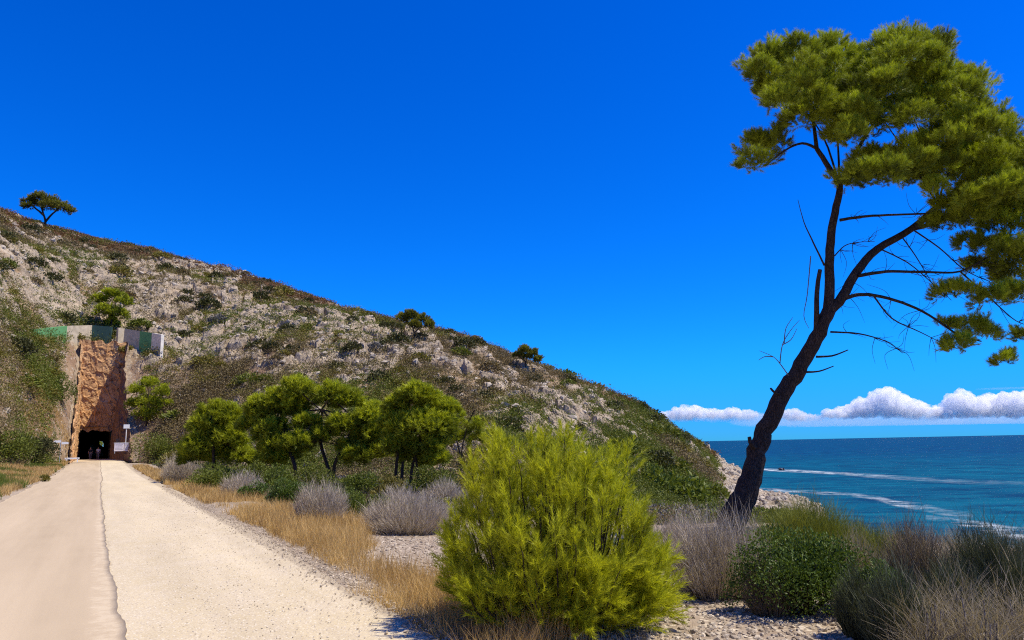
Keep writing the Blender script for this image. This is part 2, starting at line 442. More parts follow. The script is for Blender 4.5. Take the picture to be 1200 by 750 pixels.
def concretemat():
    m, nt, n, l = newmat('worn_concrete')
    pc = pathcoord(nt); st = N(nt, 'ShaderNodeMapping'); st.inputs['Scale'].default_value = (1, .06, 1); l.new(pc, st.inputs[0])
    streak = noise(nt, 1.3, 4, .6, vec=st.outputs[0]); fin = noise(nt, 55, 5, .7, vec=pc); mid = noise(nt, 1.1, 6, .65, vec=pc)
    c = mixc(nt, ramp(nt, streak, (.3, 0.), (.7, 1.)), (.40, .315, .20), (.53, .425, .28))
    c = mixc(nt, ramp(nt, mid, (.35, 0.), (.75, .3)), c, (.52, .415, .27))
    c = mixc(nt, ramp(nt, fin, (.32, .5), (.5, 0.)), c, (.36, .29, .22))
    ea = N(nt, 'ShaderNodeMath', operation='ADD'); ea.operation = 'MULTIPLY_ADD'; l.new(attr(nt, 'edge'), ea.inputs[0]); l.new(noise(nt, 5, 6, .75, vec=pc), ea.inputs[1]); ea.inputs[2].default_value = .45
    c = mixc(nt, ramp(nt, ea.outputs[0], (.85, 0.), (1.0, .45)), c, (.64, .54, .375))
    p = N(nt, 'ShaderNodeBsdfPrincipled', Roughness=.9); p.inputs['Specular IOR Level'].default_value = .15; l.new(c, p.inputs['Base Color'])
    l.new(bump(nt, fin, .35, .006), p.inputs['Normal']); out(nt, p.outputs[0]); return m
M['concrete'] = concretemat()

def gravelmat():
    m, nt, n, l = newmat('compacted_gravel')
    pc = pathcoord(nt); st = N(nt, 'ShaderNodeMapping'); st.inputs['Scale'].default_value = (1, .10, 1); l.new(pc, st.inputs[0])
    streak = noise(nt, 1.2, 4, .6, vec=st.outputs[0]); mid = noise(nt, 1.6, 6, .65, vec=pc); fin = noise(nt, 40, 5, .75, vec=pc)
    vo = N(nt, 'ShaderNodeTexVoronoi', Scale=34.); l.new(pc, vo.inputs['Vector'])
    c = mixc(nt, ramp(nt, streak, (.3, 0.), (.7, 1.)), (.46, .38, .235), (.63, .53, .335))
    c = mixc(nt, ramp(nt, mid, (.35, 0.), (.7, .5)), c, (.60, .52, .39))
    c = mixc(nt, ramp(nt, fin, (.34, .85), (.47, 0.)), c, (.40, .32, .23))
    vcol = mixc(nt, ramp(nt, vo.outputs['Color'], (.2, 0.), (.8, 1.)), (.34, .28, .22), (.84, .78, .64))
    c = mixc(nt, ramp(nt, vo.outputs['Distance'], (.22, .65), (.4, 0.)), c, vcol)
    ea = N(nt, 'ShaderNodeMath', operation='ADD'); l.new(attr(nt, 'edge'), ea.inputs[0]); l.new(noise(nt, 6, 6, .75, vec=pc), ea.inputs[1])
    c = mixc(nt, ramp(nt, ea.outputs[0], (.95, 0.), (1.25, .85)), c, (.40, .33, .225))
    p = N(nt, 'ShaderNodeBsdfPrincipled', Roughness=.95); p.inputs['Specular IOR Level'].default_value = .1; l.new(c, p.inputs['Base Color'])
    l.new(bump(nt, vo.outputs['Distance'], -.5, .012, bump(nt, fin, .6, .012)), p.inputs['Normal']); out(nt, p.outputs[0]); return m
M['gravel'] = gravelmat()

def cutmat():
    m, nt, n, l = newmat('orange_rock_face')
    mid = noise(nt, .5, 6, .65, dist=.6); fin = noise(nt, 1.8, 6, .7, dist=1.)
    c = mixc(nt, ramp(nt, mid, (.32, 0.), (.68, 1.)), (.47, .245, .10), (.64, .41, .21))
    c = mixc(nt, ramp(nt, fin, (.36, .85), (.5, 0.)), c, (.15, .07, .035))
    c = mixc(nt, ramp(nt, noise(nt, .9, 4), (.58, 0.), (.7, .7)), c, (.58, .45, .30))
    p = N(nt, 'ShaderNodeBsdfPrincipled', Roughness=.95); p.inputs['Specular IOR Level'].default_value = .1; l.new(c, p.inputs['Base Color'])
    l.new(bump(nt, fin, .6, .2), p.inputs['Normal']); out(nt, p.outputs[0]); return m
M['cut'] = cutmat()
M['cut_shaded'] = simplemat('shaded_rock_face', (.17, .10, .07), .95, .4, 1.2, .2)  # right wall of the cutting: its shade is put into a darker rock colour
M['lining'] = simplemat('tunnel_rock', (.10, .085, .07), .95, .4, .8, .1)
M['paint_green'] = simplemat('green_paint', (.12, .33, .12), .8, .15, .8)
M['paint_green_shaded'] = simplemat('shaded_green_paint', (.03, .075, .06), .8, .2, .8)  # green panel with the shadow on it painted into the colour
M['paint_stone'] = simplemat('beige_masonry', (.50, .42, .29), .9, .25, 1.5, .05)
M['paint_white'] = simplemat('white_masonry', (.80, .75, .62), .9, .15, 1.5)
M['white'] = simplemat('white_paint', (.78, .78, .76), .5, .05)
M['steel'] = simplemat('galvanised_steel', (.45, .46, .47), .45, .15, metal=.6)
M['board'] = simplemat('pale_lilac_board', (.74, .68, .70), .5, .1)
M['print'] = simplemat('grey_print', (.30, .28, .31), .6, .1)
M['skin'] = simplemat('skin', (.42, .24, .17), .6, .08)
M['black_cloth'] = simplemat('black_cloth', (.02, .02, .024), .9, .2)
M['grey_cloth'] = simplemat('grey_cloth', (.20, .20, .22), .9, .2)
M['white_cloth'] = simplemat('white_cloth', (.70, .70, .68), .9, .1)
M['hair'] = simplemat('hair', (.03, .02, .014), .7, .2)
M['rubber'] = simplemat('rubber', (.015, .015, .015), .8, .2)
M['hull'] = simplemat('boat_hull', (.10, .07, .09), .4, .1)
M['glass'] = simplemat('dark_glass', (.02, .03, .04), .1, .1)

# ------------------------------------------------------------------ ground sheets
def build_terrain():
    a1 = np.arctan(-.95); 
    cols = np.concatenate([np.linspace(-math.pi, a1, 60, endpoint=False), np.linspace(a1, math.atan(.30), 1120, endpoint=False),
                           np.linspace(math.atan(.30), math.atan(.95), 300, endpoint=False), np.linspace(math.atan(.95), math.pi, 60)])
    g = lambda a, b, n: np.geomspace(a, b, n, endpoint=False)
    rows = np.concatenate([g(.6, 20, 110), g(20, 75, 110), g(75, 245, 430), np.geomspace(245, 700, 60)])
    T, Rr = np.meshgrid(cols, rows); x = Rr * np.sin(T); y = Rr * np.cos(T)
    z, q = terrain(x.ravel(), y.ravel()); z = z.reshape(x.shape)
    V = np.stack([x, y, z], -1).reshape(-1, 3)
    nr, nc = x.shape
    i, j = np.meshgrid(np.arange(nr - 1), np.arange(nc - 1), indexing='ij')
    F = np.stack([i * nc + j, i * nc + j + 1, (i + 1) * nc + j + 1, (i + 1) * nc + j], -1).reshape(-1, 4)[:, ::-1]
    cx = V[F, 0].mean(1); cy = V[F, 1].mean(1); cz = V[F, 2].mean(1); tt, s = ts(cx, cy)
    # open notch where the path enters the hill
    k = np.clip((tt - 106) / 26.6, 0, 1)
    hole = (tt > 104) & (tt < 133) & (s > -3.0 - .3 * k) & (s < 3.4 - .6 * k)
    tube = (tt >= 133) & (tt < 300) & (np.abs(s + .8) < 3.4) & (cz < 7.0)
    F = F[~(hole | tube)]
    u = q['u'][F].mean(1); d = q['d'][F].mean(1); dF = q['dF'][F].mean(1)
    hl = (d > dF) & (u < .262); sh = (u >= .262) & (d > dF - 4)
    for nm, msk, mat in (('hillside', hl, M['hill']), ('shore_rocks', sh, M['hill']), ('ground', ~(hl | sh), M['ground'])):
        f = F[msk]; uq, inv = np.unique(f, return_inverse=True)
        me = mesh_from(nm, V[uq], [inv.reshape(f.shape)], mat, nm == 'ground', {'rock': q['rock'][uq]})
        tag(link(nm, me), kind='structure')
build_terrain()

def strip(name, sl, sr, zoff, mat, t0=-6, t1=133, n=420, m=16, edge=None, kerb=0):
    t = np.concatenate([np.linspace(t0, 30, 260, endpoint=False), np.linspace(30, t1, n - 260)])
    L = sl(t); Rr = sr(t); f = np.linspace(0, 1, m)
    S = L[:, None] + (Rr - L)[:, None] * f; T = np.repeat(t[:, None], m, 1)
    z = road_z(T) + zoff - .02 * ((S - (-.3)) / 3) ** 2
    X = T * RD[0] + S * RN[0]; Y = T * RD[1] + S * RN[1]
    V = np.stack([X, Y, z], -1).reshape(-1, 3)
    i, j = np.meshgrid(np.arange(n - 1), np.arange(m - 1), indexing='ij')
    F = np.stack([i * m + j, i * m + j + 1, (i + 1) * m + j + 1, (i + 1) * m + j], -1).reshape(-1, 4)
    E = edge(S, T).ravel()
    if kerb:      # turned-down edges give the slab its thickness
        k = len(V); ii = np.arange(n)
        for col in (0, m - 1):
            W = V[ii * m + col] - [0, 0, kerb]; a = ii[:-1]; b0 = len(V)
            Fk = np.stack([a * m + col, (a + 1) * m + col, b0 + a + 1, b0 + a], 1)
            F = np.concatenate([F, Fk if col else Fk[:, ::-1]]); V = np.concatenate([V, W]); E = np.concatenate([E, E[ii * m + col]])
    return tag(link(name, mesh_from(name, V, [F], mat, True, {'edge': E})), kind='structure')

jag = lambda t, k, a, sc_: (fbm(t / sc_, t * 0 + k, k, 5) - .5) * a
cen = lambda t: .20 + jag(t, 5, .06, .3) + jag(t, 4, .07, 1.7) + jag(t, 6, .34, 9)
strip('concrete_path', lambda t: -2.85 + jag(t, 1, .3, 1.5) - .5 * ss(95, 125, t) * 0, cen, .018, M['concrete'],
      edge=lambda S, T: ss(.5, .0, np.abs(S - .16)), kerb=.06, m=40)
strip('gravel_path', lambda t: cen(t) - .2, lambda t: 2.72 + jag(t, 9, .5, 3) + .1 * ss(0, 20, t), 0.004, M['gravel'],
      edge=lambda S, T: np.maximum(ss(.22, .0, S - .22) * .45, ss(2.25, 2.85, S)), m=60)

# ------------------------------------------------------------------ sea and foam
def seamat():
    m, nt, n, l = newmat('sea_water')
    geo = nt.nodes.new('ShaderNodeNewGeometry'); tc = nt.nodes.new('ShaderNodeTexCoord')
    ln = N(nt, 'ShaderNodeVectorMath'); ln.operation = 'DISTANCE'; l.new(tc.outputs['Object'], ln.inputs[0]); ln.inputs[1].default_value = (45, 80, 0)
    mr = N(nt, 'ShaderNodeMapRange'); l.new(ln.outputs['Value'], mr.inputs[0]); mr.inputs[1].default_value = 40; mr.inputs[2].default_value = 900
    mr.interpolation_type = 'SMOOTHERSTEP'
    patch = noise(nt, .012, 5, .6)
    c = mixc(nt, mr.outputs[0], (.001, .095, .135), (.001, .030, .105))
    c = mixc(nt, ramp(nt, patch, (.42, 0.), (.62, .6)), c, (.001, .03, .07))
    c = mixc(nt, ramp(nt, noise(nt, .07, 6, .7), (.43, 0.), (.60, .8)), c, (.001, .020, .05))
    rm = N(nt, 'ShaderNodeMapping'); rm.inputs['Scale'].default_value = (.3, 1, 1); rm.inputs['Rotation'].default_value = (0, 0, .15); l.new(tc.outputs['Object'], rm.inputs[0])
    c = mixc(nt, ramp(nt, noise(nt, .16, 6, .75, vec=rm.outputs[0]), (.46, 0.), (.64, .75)), c, (.004, .12, .16))
    mp = N(nt, 'ShaderNodeMapping'); mp.inputs['Scale'].default_value = (.55, 1, 1); mp.inputs['Rotation'].default_value = (0, 0, .35); l.new(tc.outputs['Object'], mp.inputs[0])
    w1 = noise(nt, .22, 6, .62, vec=mp.outputs[0]); w2 = noise(nt, .05, 3, .5, vec=mp.outputs[0])
    p = N(nt, 'ShaderNodeBsdfPrincipled', Roughness=.5, IOR=1.33); p.inputs['Specular IOR Level'].default_value = .14; l.new(c, p.inputs['Base Color'])
    l.new(bump(nt, w1, .8, 1.2, bump(nt, w2, .6, 2.)), p.inputs['Normal']); out(nt, p.outputs[0]); return m
M['sea'] = seamat()
def build_sea():
    rr = np.array([0, 200, 1000, 6000, 45000.]); a = np.linspace(0, 2 * math.pi, 65)[:-1]
    V = [[0, 0, SEA]]; F3 = []; F4 = []
    for r_ in rr[1:]: V += [[r_ * math.cos(q), r_ * math.sin(q), SEA] for q in a]
    for k in range(64):
        F3.append([0, 1 + k, 1 + (k + 1) % 64])
        for i in range(3): b = 1 + i * 64; F4.append([b + k, b + 64 + k, b + 64 + (k + 1) % 64, b + (k + 1) % 64])
    tag(link('sea', mesh_from('sea', np.array(V, float), [np.array(F4), np.array(F3)], M['sea'])), kind='structure')
build_sea()

def foammat():
    m, nt, n, l = newmat('sea_foam')
    a = attr(nt, 'v'); tc = nt.nodes.new('ShaderNodeTexCoord'); nz = noise(nt, .22, 7, .75)
    mul = N(nt, 'ShaderNodeMath', operation='MULTIPLY'); l.new(a, mul.inputs[0]); l.new(ramp(nt, nz, (.44, .0), (.66, .9)), mul.inputs[1])
    d = N(nt, 'ShaderNodeBsdfDiffuse'); d.inputs[0].default_value = (.74, .82, .84, 1); t = N(nt, 'ShaderNodeBsdfTransparent')
    mx = N(nt, 'ShaderNodeMixShader'); l.new(mul.outputs[0], mx.inputs[0]); l.new(t.outputs[0], mx.inputs[1]); l.new(d.outputs[0], mx.inputs[2]); out(nt, mx.outputs[0]); return m
M['foam'] = foammat()
def foam(pts, name='sea_foam'):        # pts: (px, py, half thickness px, strength)
    P = smooth_line(np.array(pts, float), 8); rows = []; A = []
    for px, py, hw, st in P:
        for f, k in ((-1, 0), (-.45, 1), (.0, 1), (.45, 1), (1, 0)):
            rows.append(onz(px, py + f * hw, SEA + .06)); A.append(st * k)
    n = len(P); i, j = np.meshgrid(np.arange(n - 1), np.arange(4), indexing='ij')
    F = np.stack([i * 5 + j, i * 5 + j + 1, (i + 1) * 5 + j + 1, (i + 1) * 5 + j], -1).reshape(-1, 4)
    tag(link(name, mesh_from(name, rows, [F], M['foam'], True, {'v': A})), kind='stuff')
foam([(880, 549.5, 1.6, .95), (915, 551.2, 1.9, 1), (945, 552.6, 1.9, .95), (985, 555, 2.0, .7), (1020, 557.5, 2.6, .55), (1070, 561, 3, .28), (1130, 564.5, 3, .2), (1210, 566.5, 3, .1)])
foam([(876, 573, 1.5, .8), (900, 573.5, 1.8, .8), (925, 575.5, 2, .5), (950, 576.5, 2.4, .35), (972, 578.5, 2.6, .6), (1005, 580.5, 2.8, .55), (1028, 584, 3.4, .65), (1050, 590, 4.0, .75), (1080, 594, 5, .45), (1110, 601, 5, .25), (1140, 604, 5, .15)])
foam([(1085, 606, 3, .2), (1125, 612, 5, .6), (1160, 619, 7, 1), (1185, 624, 8, 1), (1215, 628, 9, 1)])
foam([(1120, 634, 3, .3), (1160, 640, 5, .9), (1215, 648, 6, 1)])
foam([(985, 622, 2, .3), (1010, 630, 3, .7), (1040, 640, 3, .5)])
foam([(884, 601, 2, .5), (930, 606, 2, .4), (966, 612, 2.2, .8), (975, 617, 2.2, .6), (978, 624, 2, .5)])

# ------------------------------------------------------------------ rock cutting, tunnel, parapet walls
def grid_surface(fn, nu, nv):
    U, W = np.meshgrid(np.linspace(0, 1, nu), np.linspace(0, 1, nv), indexing='ij')
    V = fn(U.ravel(), W.ravel()); i, j = np.meshgrid(np.arange(nu - 1), np.arange(nv - 1), indexing='ij')
    F = np.stack([i * nv + j, (i + 1) * nv + j, (i + 1) * nv + j + 1, i * nv + j + 1], -1).reshape(-1, 4)
    return V, F
def tsz(t, s, z): return np.stack([t * RD[0] + s * RN[0], t * RD[1] + s * RN[1], z], -1)
def crag(a, b, k, amp):
    f1, f2, cid = voro(a / 1.1, b / 1.9, k); g1, g2, gid = voro(a / .4, b / .55, k + 7)
    return ((cid - .5) * 1. + (gid - .5) * .55 - .35 * (1 - ss(0, .18, f2 - f1))) * amp
TB, ZT = 132.6, 18.6
cutting = empty('rock_cutting', rp(120, 0), 'tall notch of orange rock cut into the hill above the dark tunnel mouth', 'rock cutting')
O_ = np.array(cutting.location)
# back face above the mouth
def f_back(U, W):
    z = 4.95 + (ZT - 4.95) * W; h = (z - .7) / 17.9
    s = (-2.8 - .55 * h) * (1 - U) + (1.3 + 1.5 * h) * U
    s = s + (U - .5) * .8
    zz = z + np.where(W < .01, (vnoise(s * 1.7, s * 0, 5) - .5) * .7, 0) + np.where(W > .99, (vnoise(s * 1.1, s * 0, 6) - .3) * .7, 0)
    return tsz(TB + crag(s + 9 + .25 * z, z, 21, .26) + .35 - .0 * h, s, zz)
V, F = grid_surface(f_back, 44, 110); link('back_face', mesh_from('back_face', V - O_, [F], M['cut']), cutting)
topz = lambda t, s: np.maximum(terrain(t * RD[0] + s * RN[0], t * RD[1] + s * RN[1])[0], road_z(t)) + .25
def f_right(U, W):
    t = 101 + (TB + .6 - 101) * U
    sb = 3.45 - 2.1 * ss(0, 1, (t - 104) / 28); h = W
    st = sb + 1.0 * ss(101, 132, t)
    zt = np.where(t > 131, ZT, np.minimum(topz(t, st + .9), ZT))
    z = road_z(t) - .1 + (zt + .1 - road_z(t)) * h
    s = sb + 1.5 * (z / 17.9)
    return tsz(t, s + crag(t, z, 31, .35) * ss(0, .1, h), z)
V, F = grid_surface(f_right, 60, 70); link('side_wall', mesh_from('side_wall', V - O_, [F], M['cut_shaded']), cutting)
def f_left(U, W):
    t = 101 + (TB + .6 - 101) * U
    sb = -2.9 + .08 * ss(110, 132, t)
    zt = np.where(t > 131, ZT, np.minimum(topz(t, sb - .8), ZT)); z = road_z(t) - .1 + (zt + .1 - road_z(t)) * W
    return tsz(t, sb - .5 * (z / 17.9) + crag(t, z, 41, .3) * ss(0, .1, W), z)
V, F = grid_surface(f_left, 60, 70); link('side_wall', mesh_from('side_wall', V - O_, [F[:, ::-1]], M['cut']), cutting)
# rim strips close the notch to the hillside
for sgn, fn, k in ((1, f_right, 51), (-1, f_left, 52)):
    def rim(U, W, fn=fn, sgn=sgn):
        a = fn(U, np.ones_like(U)); t, s = ts(a[:, 0], a[:, 1]); s2 = s + sgn * (.9 if sgn > 0 else .55) * W
        x = t * RD[0] + s2 * RN[0]; y = t * RD[1] + s2 * RN[1]; z = terrain(x, y)[0] + .12
        return np.stack([x, y, np.where(W < .02, a[:, 2], np.minimum(z, a[:, 2] + 2.0 * W + .4))], -1)
    V, F = grid_surface(rim, 60, 8); link('rim', mesh_from('rim', V - O_, [F], M['hill'], False, {'rock': np.full(len(V), .4)}), cutting)

tun = empty('tunnel', rp(TB, -.8), 'dark unlit railway tunnel running through the hill under the orange rock face', 'tunnel')
def f_tube(U, W):
    t = TB + (300 - TB) * U; a = W * 3
    prof_s = np.interp(W, [0, .3, .4, .6, .7, 1], [-2.85, -2.85, -2.3, .75, 1.3, 1.3])
    prof_z = np.interp(W, [0, .3, .4, .6, .7, 1], [-.15, 4.0, 4.9, 4.9, 4.0, -.15])
    return tsz(t, prof_s + crag(t, W * 16, 61, .12) * ss(0, .05, W) * ss(1, .95, W), road_z(t) + prof_z)
V, F = grid_surface(f_tube, 180, 40); link('lining', mesh_from('lining', V - np.array(tun.location), [F], M['lining']), tun)
V, F = grid_surface(lambda U, W: tsz(TB - .2 + 170 * U, -3.1 + 4.8 * W, road_z(TB + 170 * U) - .03), 60, 6)
tag(link('tunnel_floor', mesh_from('tunnel_floor', V, [F[:, ::-1]], M['concrete'], True, {'edge': np.zeros(len(V))})), kind='structure')

def wall_panels(name, label, spec):
    """spec: list of (px0,top0,bot0, px1,top1,bot1, d0,d1, material, partname,label)"""
    g0 = at(spec[0][0], spec[0][2], spec[0][6] if spec[0][6] else hit(spec[0][0], spec[0][2] + 1, 100)[1] - .3); root = empty(name, g0, label, 'wall')
    for a, t0, b0, c, t1, b1, d0, d1, mat, lab in spec:
        d0 = hit(a, b0 + 1, 100)[1] - .4; d1 = hit(c, b1 + 1, 100)[1] - .4
        P = [at(a, t0, d0), at(c, t1, d1), at(c, b1, d1), at(a, b0, d0)]
        P[2][2] -= 1.5; P[3][2] -= 1.5
        P[3][:2] = P[0][:2]; P[2][:2] = P[1][:2]
        dr = unit(np.array([P[1][0] - P[0][0], P[1][1] - P[0][1], 0])); nrm = np.array([-dr[1], dr[0], 0]) * .45
        if nrm[1] < 0: nrm = -nrm
        V = np.array(P + [p + nrm for p in P]) - g0
        F = [[3, 2, 1, 0], [4, 5, 6, 7], [0, 1, 5, 4], [1, 2, 6, 5], [2, 3, 7, 6], [3, 0, 4, 7]]
        o = link('panel', mesh_from('panel', V, [np.array(F)], M[mat]), root); o['label'] = lab
    return root
wall_panels('parapet_wall', 'low curved wall painted green and beige above the rock cutting, left of the gap', [
    (36, 386, 396, 75, 382, 396, 119, 122, 'paint_green', 'green painted wall panel'),
    (75, 382, 397, 108, 381, 397, 122, 124, 'paint_stone', 'beige stone wall panel'),
    (108, 381, 397, 131, 383, 399, 124, 122, 'paint_green_shaded', 'green wall panel with shade in its colour')])
wall_panels('parapet_wall', 'short wall with grey, green and white panels above the cutting, right of the gap', [
    (139, 384, 404, 146, 385, 405, 124, 121, 'paint_stone', 'grey stone wall panel'),
    (146, 385, 405, 164, 388, 408, 121, 117, 'paint_stone', 'grey stone wall panel'),
    (164, 388, 408, 178, 390, 412, 117, 113, 'paint_green', 'green painted wall panel'),
    (178, 390, 412, 189, 392, 414, 113, 110, 'paint_white', 'white end panel of the wall')])

# ------------------------------------------------------------------ plants
def plant(name, base, label, cat, group=None): return empty(name, base, label, cat, group)

def clump_shoots(c, r, nsub, nsh, sub=.42, low=-.35):
    """shoot bases and directions gathered in small tufts over an ellipsoid clump"""
    c = np.asarray(c, float); r = np.asarray(r, float)
    d = rdir(nsub * 3); d = d[d[:, 2] > low - .3 * rnd(len(d))][:nsub]
    f = .45 + .55 * rnd(len(d)) ** .6
    cc = c + d * r * f[:, None]
    q = rdir(len(d) * nsh).reshape(len(d), nsh, 3)
    P = cc[:, None] + q * (r.mean() * sub * (.35 + .65 * rnd(len(d), nsh, 1)))
    D = unit(q * .55 + d[:, None] * .6 + np.array([0, 0, .75]) + .3 * R.normal(size=q.shape))
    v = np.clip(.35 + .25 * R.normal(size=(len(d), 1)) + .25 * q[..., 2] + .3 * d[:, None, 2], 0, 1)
    return P.reshape(-1, 3), D.reshape(-1, 3), v.ravel()

def pine(name, base, clumps, limbs, label, K, nl, nw, nsub, nsh, sl, mat='pine_mid', group=None, cat='tree', sub=.42, limb_mat='bark', low=-.35):
    """clumps: [(centre, radii)], limbs: [(points, r0, r1)] in world space"""
    base = np.asarray(base, float); root = plant(name, base, label, cat, group)
    mb = MB()
    for pts, r0, r1 in limbs:
        P = smooth_line(pts, 4); P[1:-1] += R.normal(size=(len(P) - 2, 3)) * np.max(r0) * .05
        mb.tube(P, np.interp(np.linspace(0, 1, len(P)), np.linspace(0, 1, len(r0)), r0) if hasattr(r0, '__len__') else np.linspace(r0, r1, len(P)), 8)
    mb.build('trunk', M[limb_mat], root, base, True)
    parts = []
    for c, r in clumps:
        sc_ = max(.4, float(np.mean(r)) / float(np.mean([np.mean(q[1]) for q in clumps])))
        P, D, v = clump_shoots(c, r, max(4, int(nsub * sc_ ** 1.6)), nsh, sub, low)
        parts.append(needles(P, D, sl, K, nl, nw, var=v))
    me = to_mesh('crown', parts, M[mat]); 
    co = np.empty(len(me.vertices) * 3, np.float32); me.vertices.foreach_get('co', co); co = co.reshape(-1, 3) - base.astype(np.float32); me.vertices.foreach_set('co', co.ravel())
    link('crown', me, root); return root

# ---- the leaning pine by the sea
TD = 13.5
def tp(x, y, dd=0): return at(x, y, TD + dd)
S_ = TD / F_PX                      # metres per photo pixel at the tree
tb = tp(849, 628); tb[2] = hz(tb[0], tb[1]) - .12
limbs = [
    ([tb, tp(861, 604), tp(872, 582), tp(882, 552, .05), tp(889, 522, .1), tp(901, 496, .1), tp(914, 468, .1), tp(931, 441, .1), tp(948, 412, .05), tp(963, 383), tp(973, 360)], [.26, .235, .21, .178, .158, .15, .146, .14, .13, .125, .115], 0),
    ([tp(970, 368), tp(972, 345), tp(972, 310), tp(974, 275), tp(980, 242), tp(984, 218), tp(972, 197), tp(957, 174)], .098, .042),
    ([tp(970, 366), tp(988, 347), tp(1004, 318, .1), tp(1028, 292, .2), tp(1068, 268, .3), tp(1100, 241, .3), tp(1132, 224, .2), tp(1180, 188, .2)], .098, .035),
    ([tp(1068, 268, .3), tp(1095, 262, .5), tp(1140, 245, .8), tp(1190, 240, 1)], .05, .02),
    ([tp(984, 218), tp(1000, 185, .5), tp(1020, 150, .9), tp(1050, 110, 1)], .05, .02),
    ([tp(957, 174), tp(940, 168), tp(920, 176), tp(900, 192)], .03, .01),
    ([tp(957, 174), tp(950, 130), tp(930, 95)], .04, .012),
    ([tp(984, 258), tp(1010, 254, -.1), tp(1040, 252, -.3), tp(1096, 250, -.4)], .03, .015),
    ([tp(1006, 323), tp(1025, 320, -.1), tp(1045, 318, -.2), tp(1090, 319, -.3), tp(1125, 318, -.3), tp(1160, 300, -.2)], .035, .012),
    ([tp(985, 352), tp(1003, 346, -.1), tp(1024, 346, -.2), tp(1058, 355, -.3), tp(1090, 370, -.3), tp(1124, 393, -.3), tp(1150, 400, -.3)], .038, .012),
    ([tp(1024, 347, -.2), tp(1045, 373, -.3), tp(1078, 389, -.4), tp(1100, 400, -.4)], .016, .005),
    ([tp(973, 389), tp(1006, 391, -.2), tp(1038, 400, -.3), tp(1058, 414, -.4)], .018, .004),
    ([tp(956, 418), tp(975, 417, -.1), tp(994, 410, -.2)], .022, .009),
    ([tp(945, 436), tp(960, 435, -.1), tp(977, 429, -.2)], .02, .008),
    ([tp(957, 392), tp(957, 360, -.1), tp(958, 336, -.1), tp(961, 316, -.1)], .05, .035),
    ([tp(966, 311, 0), tp(953, 284, -.1), tp(942, 260, -.1), tp(935, 234, -.2)], .018, .004),
    ([tp(915, 462), tp(908, 460, -.05), tp(903, 455, -.1)], .028, .018),
    ([tp(885, 525), tp(880, 520, -.1), tp(878, 512, -.1)], .045, .03),
    ([tp(978, 300), tp(990, 288, -.1), tp(1005, 284, -.2), tp(1025, 283, -.2)], .012, .004),
    ([tp(1032, 292, .2), tp(1064, 308, 0), tp(1095, 334, -.1), tp(1115, 352, -.1)], .014, .004),
    ([tp(1055, 275, .3), tp(1073, 300, .1), tp(1085, 320, 0), tp(1100, 345, 0)], .013, .004),
    ([tp(1068, 268, .3), tp(1100, 290, .2), tp(1130, 316, .1), tp(1160, 330, .1)], .016, .006),
    ([tp(1125, 318, -.3), tp(1150, 340, -.2), tp(1185, 372, -.1), tp(1200, 380, 0)], .016, .006),
]
for k in range(150):      # dead side twigs on the lower branches
    b = limbs[[7, 8, 9, 10, 11, 18, 19, 20, 21, 22, 2][k % 11]][0]; i = R.integers(1, len(b)); p = b[i] * (1 - .4) + b[i - 1] * .4
    a = rdir(1)[0] * [1, .8, .9] + [.5, 0, -.1]; L = .15 + .4 * R.random()
    q = p + unit(a) * L * .5; limbs.append(([p, q, q + unit(a + rdir(1)[0] * .7) * L * .6], .0055, .0016))
CL = [(898, 78, 34, 30), (932, 66, 28, 24), (973, 66, 28, 26), (917, 112, 32, 28), (963, 112, 38, 34), (940, 140, 26, 18), (890, 180, 26, 28), (905, 168, 24, 20), (884, 192, 18, 16), (1012, 94, 34, 32),
      (1052, 62, 38, 30), (1085, 60, 34, 26), (1095, 100, 42, 36), (1134, 103, 30, 26), (1073, 132, 38, 32), (1134, 137, 34, 30), (1012, 149, 28, 30), (1015, 120, 30, 30),
      (990, 212, 22, 18), (1043, 201, 44, 30), (1079, 208, 28, 22), (1020, 190, 30, 20), (1165, 173, 40, 34), (1140, 196, 34, 28), (1183, 212, 38, 30),
      (1128, 262, 34, 16), (1176, 270, 36, 24), (1160, 293, 32, 15), (1186, 328, 28, 22), (1121, 344, 30, 13), (1147, 395, 26, 24), (1122, 408, 20, 13), (1177, 424, 18, 9), (1109, 384, 20, 9),
      (1160, 353, 24, 14), (1215, 240, 45, 40), (1225, 310, 40, 40), (1228, 180, 45, 40), (1100, 262, 20, 10), (1145, 230, 34, 20), (1105, 160, 34, 24), (945, 100, 32, 28), (985, 132, 34, 28), (1040, 98, 36, 30), (1112, 186, 32, 22), (985, 160, 22, 18), (1152, 150, 36, 30), (952, 74, 26, 22), (905, 112, 24, 22), (1008, 78, 26, 22), (1065, 180, 34, 20), (1190, 250, 36, 26), (1150, 250, 40, 24), (1190, 300, 36, 22), (1122, 240, 30, 15), (1170, 225, 40, 24), (1196, 350, 28, 20), (1150, 314, 26, 12), (1205, 395, 18, 10), (1135, 285, 22, 9)]
clumps = []
for i, (x, y, rx, rz) in enumerate(CL):
    dd = (R.random() - .5) * 1.2
    clumps.append((tp(x, y, dd), np.array([rx, (rx + rz) * .5, rz]) * S_ * .86))
    if y < 240 and rx > 27:
        clumps.append((tp(x + R.normal() * 8, y + 8 + R.normal() * 5, 1.0 + R.random() * .9), np.array([rx, (rx + rz) * .5, rz]) * S_ * .72))
        clumps.append((tp(x + R.normal() * 8, y + 10 + R.normal() * 5, -.6 - R.random() * .7), np.array([rx, (rx + rz) * .5, rz]) * S_ * .55))
